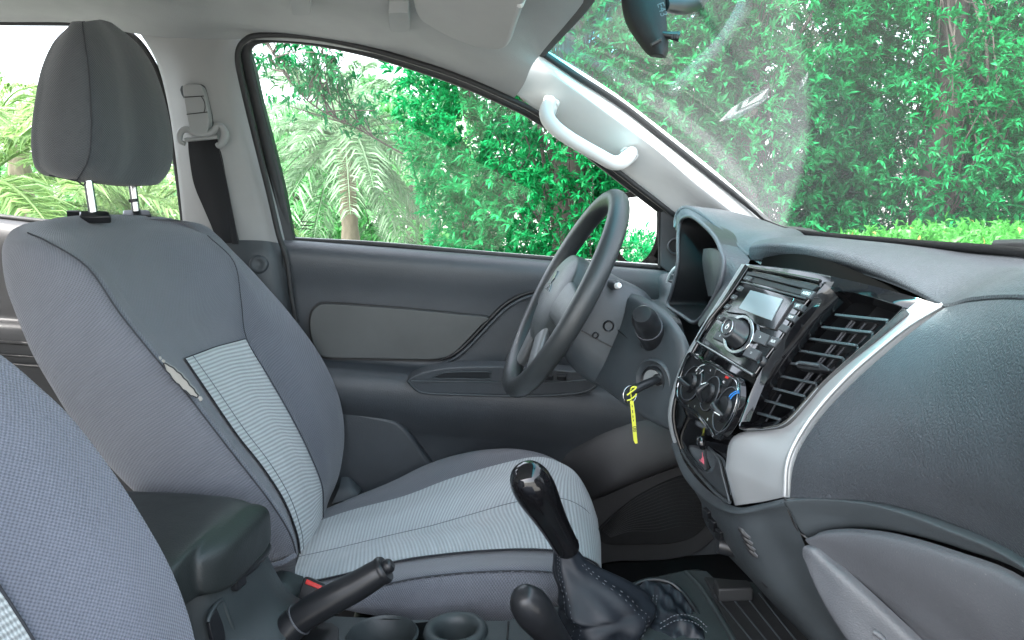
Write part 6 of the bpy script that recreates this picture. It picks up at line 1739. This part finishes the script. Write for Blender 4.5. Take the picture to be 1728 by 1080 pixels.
leafy_tree(-4.6, 2.2, 1.72, 1.5, 1.1, .05, 3600, 71, 'rounded shrub behind the car seen in the door mirror', LM, -.6, L=.055, twigs=20, group='shrubs behind the car')
# flood light on a pole
x, y = at_ground(449, 20)
lpz = A(449, 132, 20)[2]
LP = thing('lamp_post', 'slim grey lamp post with flood light left of distant tree', 'lamp post', (x, y, 0))
tube('pole', [np.array([x, y, 0]), np.array([x, y, lpz * .5]), np.array([x, y, lpz])], [.09, .08, .06], M['grey'], LP, n=10)
box('flood_light', (x + .02, y, lpz + .1), ((1, 0, .2), (0, 1, 0), (-.2, 0, 1)), (.34, .2, .24), M['grey'], LP, bevel=.02)
tube('lamp_arm', [np.array([x, y, lpz - .02]), np.array([x + .05, y, lpz + .08])], .03, M['grey'], LP, n=8, smooth=False)
# stubble of low plants along the hedge foot, counts as ground cover
n = 2600
P = np.stack([rng.uniform(-9, 9, n), rng.uniform(4.5, 14, n), rng.uniform(.05, .5, n)], 1)
axx = np.tile([0, 0, 1.0], (n, 1)) + rng.normal(size=P.shape) * .4; axx /= np.linalg.norm(axx, axis=1)[:, None]
gc = leaf_mesh('ground_cover', *rosettes(P, axx, 9, .22, .05), LMf); gc['kind'] = 'stuff'

# door mirror outside the sail panel
DM = thing('door_mirror', 'black door mirror outside the front window reflecting greenery', 'door mirror', A(1080, 390, .92))
mn = unit(np.array([-1.17, -.77, .09]))
mo = A(1082, 385, .98)
MP = Plane.__new__(Plane); MP.o = mo; MP.n = mn
t_ = np.array([0, 0, 1.0]); t_ = unit(t_ - (t_ @ mn) * mn); MP.up = t_; MP.right = np.cross(t_, mn)
mg = [(1040, 345), (1052, 336), (1075, 332), (1100, 332), (1106, 340), (1108, 360), (1107, 400), (1098, 425), (1082, 442), (1062, 442), (1046, 430), (1036, 400)]
plate('mirror_glass', MP.L(mg, .001), mn, .004, M['mirror'], DM, bevel=.0006, smooth=3)
mh = [(1036, 340), (1050, 327), (1075, 322), (1104, 325), (1112, 338), (1113, 362), (1112, 404), (1104, 432), (1086, 447), (1058, 448), (1040, 436), (1028, 402)]
ring('housing_rim', MP.L(mh, .004), MP.L(mg, .004), mn, .03, M['void'], DM, N=70, bevel=.002)
mhp = np.array(MP.L(mh, -.02)); hc_ = mhp.mean(0)
surf('housing_shell', [cr(mhp, 3, True), hc_ + (cr(mhp, 3, True) - hc_) * .92 - mn * .04, hc_ + (cr(mhp, 3, True) - hc_) * .6 - mn * .075, hc_ + (cr(mhp, 3, True) - hc_) * .05 - mn * .085], M['black'], DM, nu=1, nv=3, closed=True, cap=True)
tube('mirror_arm', [A(1100, 440, .90), A(1108, 446, .82), A(1120, 440, .72)], [.012, .011, .012], M['void'], DM, n=10)
# bonnet edge and wiper beyond the glass
bo = thing('bonnet', 'strip of pale bonnet with dark cowl just beyond the windscreen base', 'bonnet', (1.1, 0, 1.1))
surf('bonnet_skin', [np.array([[.85, .70, 1.16], [.90, 0, 1.20], [.85, -.70, 1.16]]), np.array([[1.3, .68, 1.14], [1.35, 0, 1.17], [1.3, -.68, 1.14]]), np.array([[1.75, .6, 1.02], [1.85, 0, 1.06], [1.75, -.6, 1.02]])], M['pillar'], bo, nu=6, nv=5, back=(0, 0, -.03))
surf('wiper_cowl', [bot + np.array([.01, 0, -.012]), bot + np.array([.10, 0, -.02]), bot + np.array([.22, 0, -.07])], M['black'], bo, nu=1, nv=3)
wp_ = thing('wiper', 'black windscreen wiper arm resting at the glass base on the right', 'wiper', A(1700, 425, -.1))
tube('wiper_arm', [A(1640, 421, -.02) + np.array([.03, 0, .006]), A(1700, 425, -.10) + np.array([.03, 0, .008]), A(1760, 432, -.17) + np.array([.03, 0, .004])], .005, M['satin'], wp_, n=8)
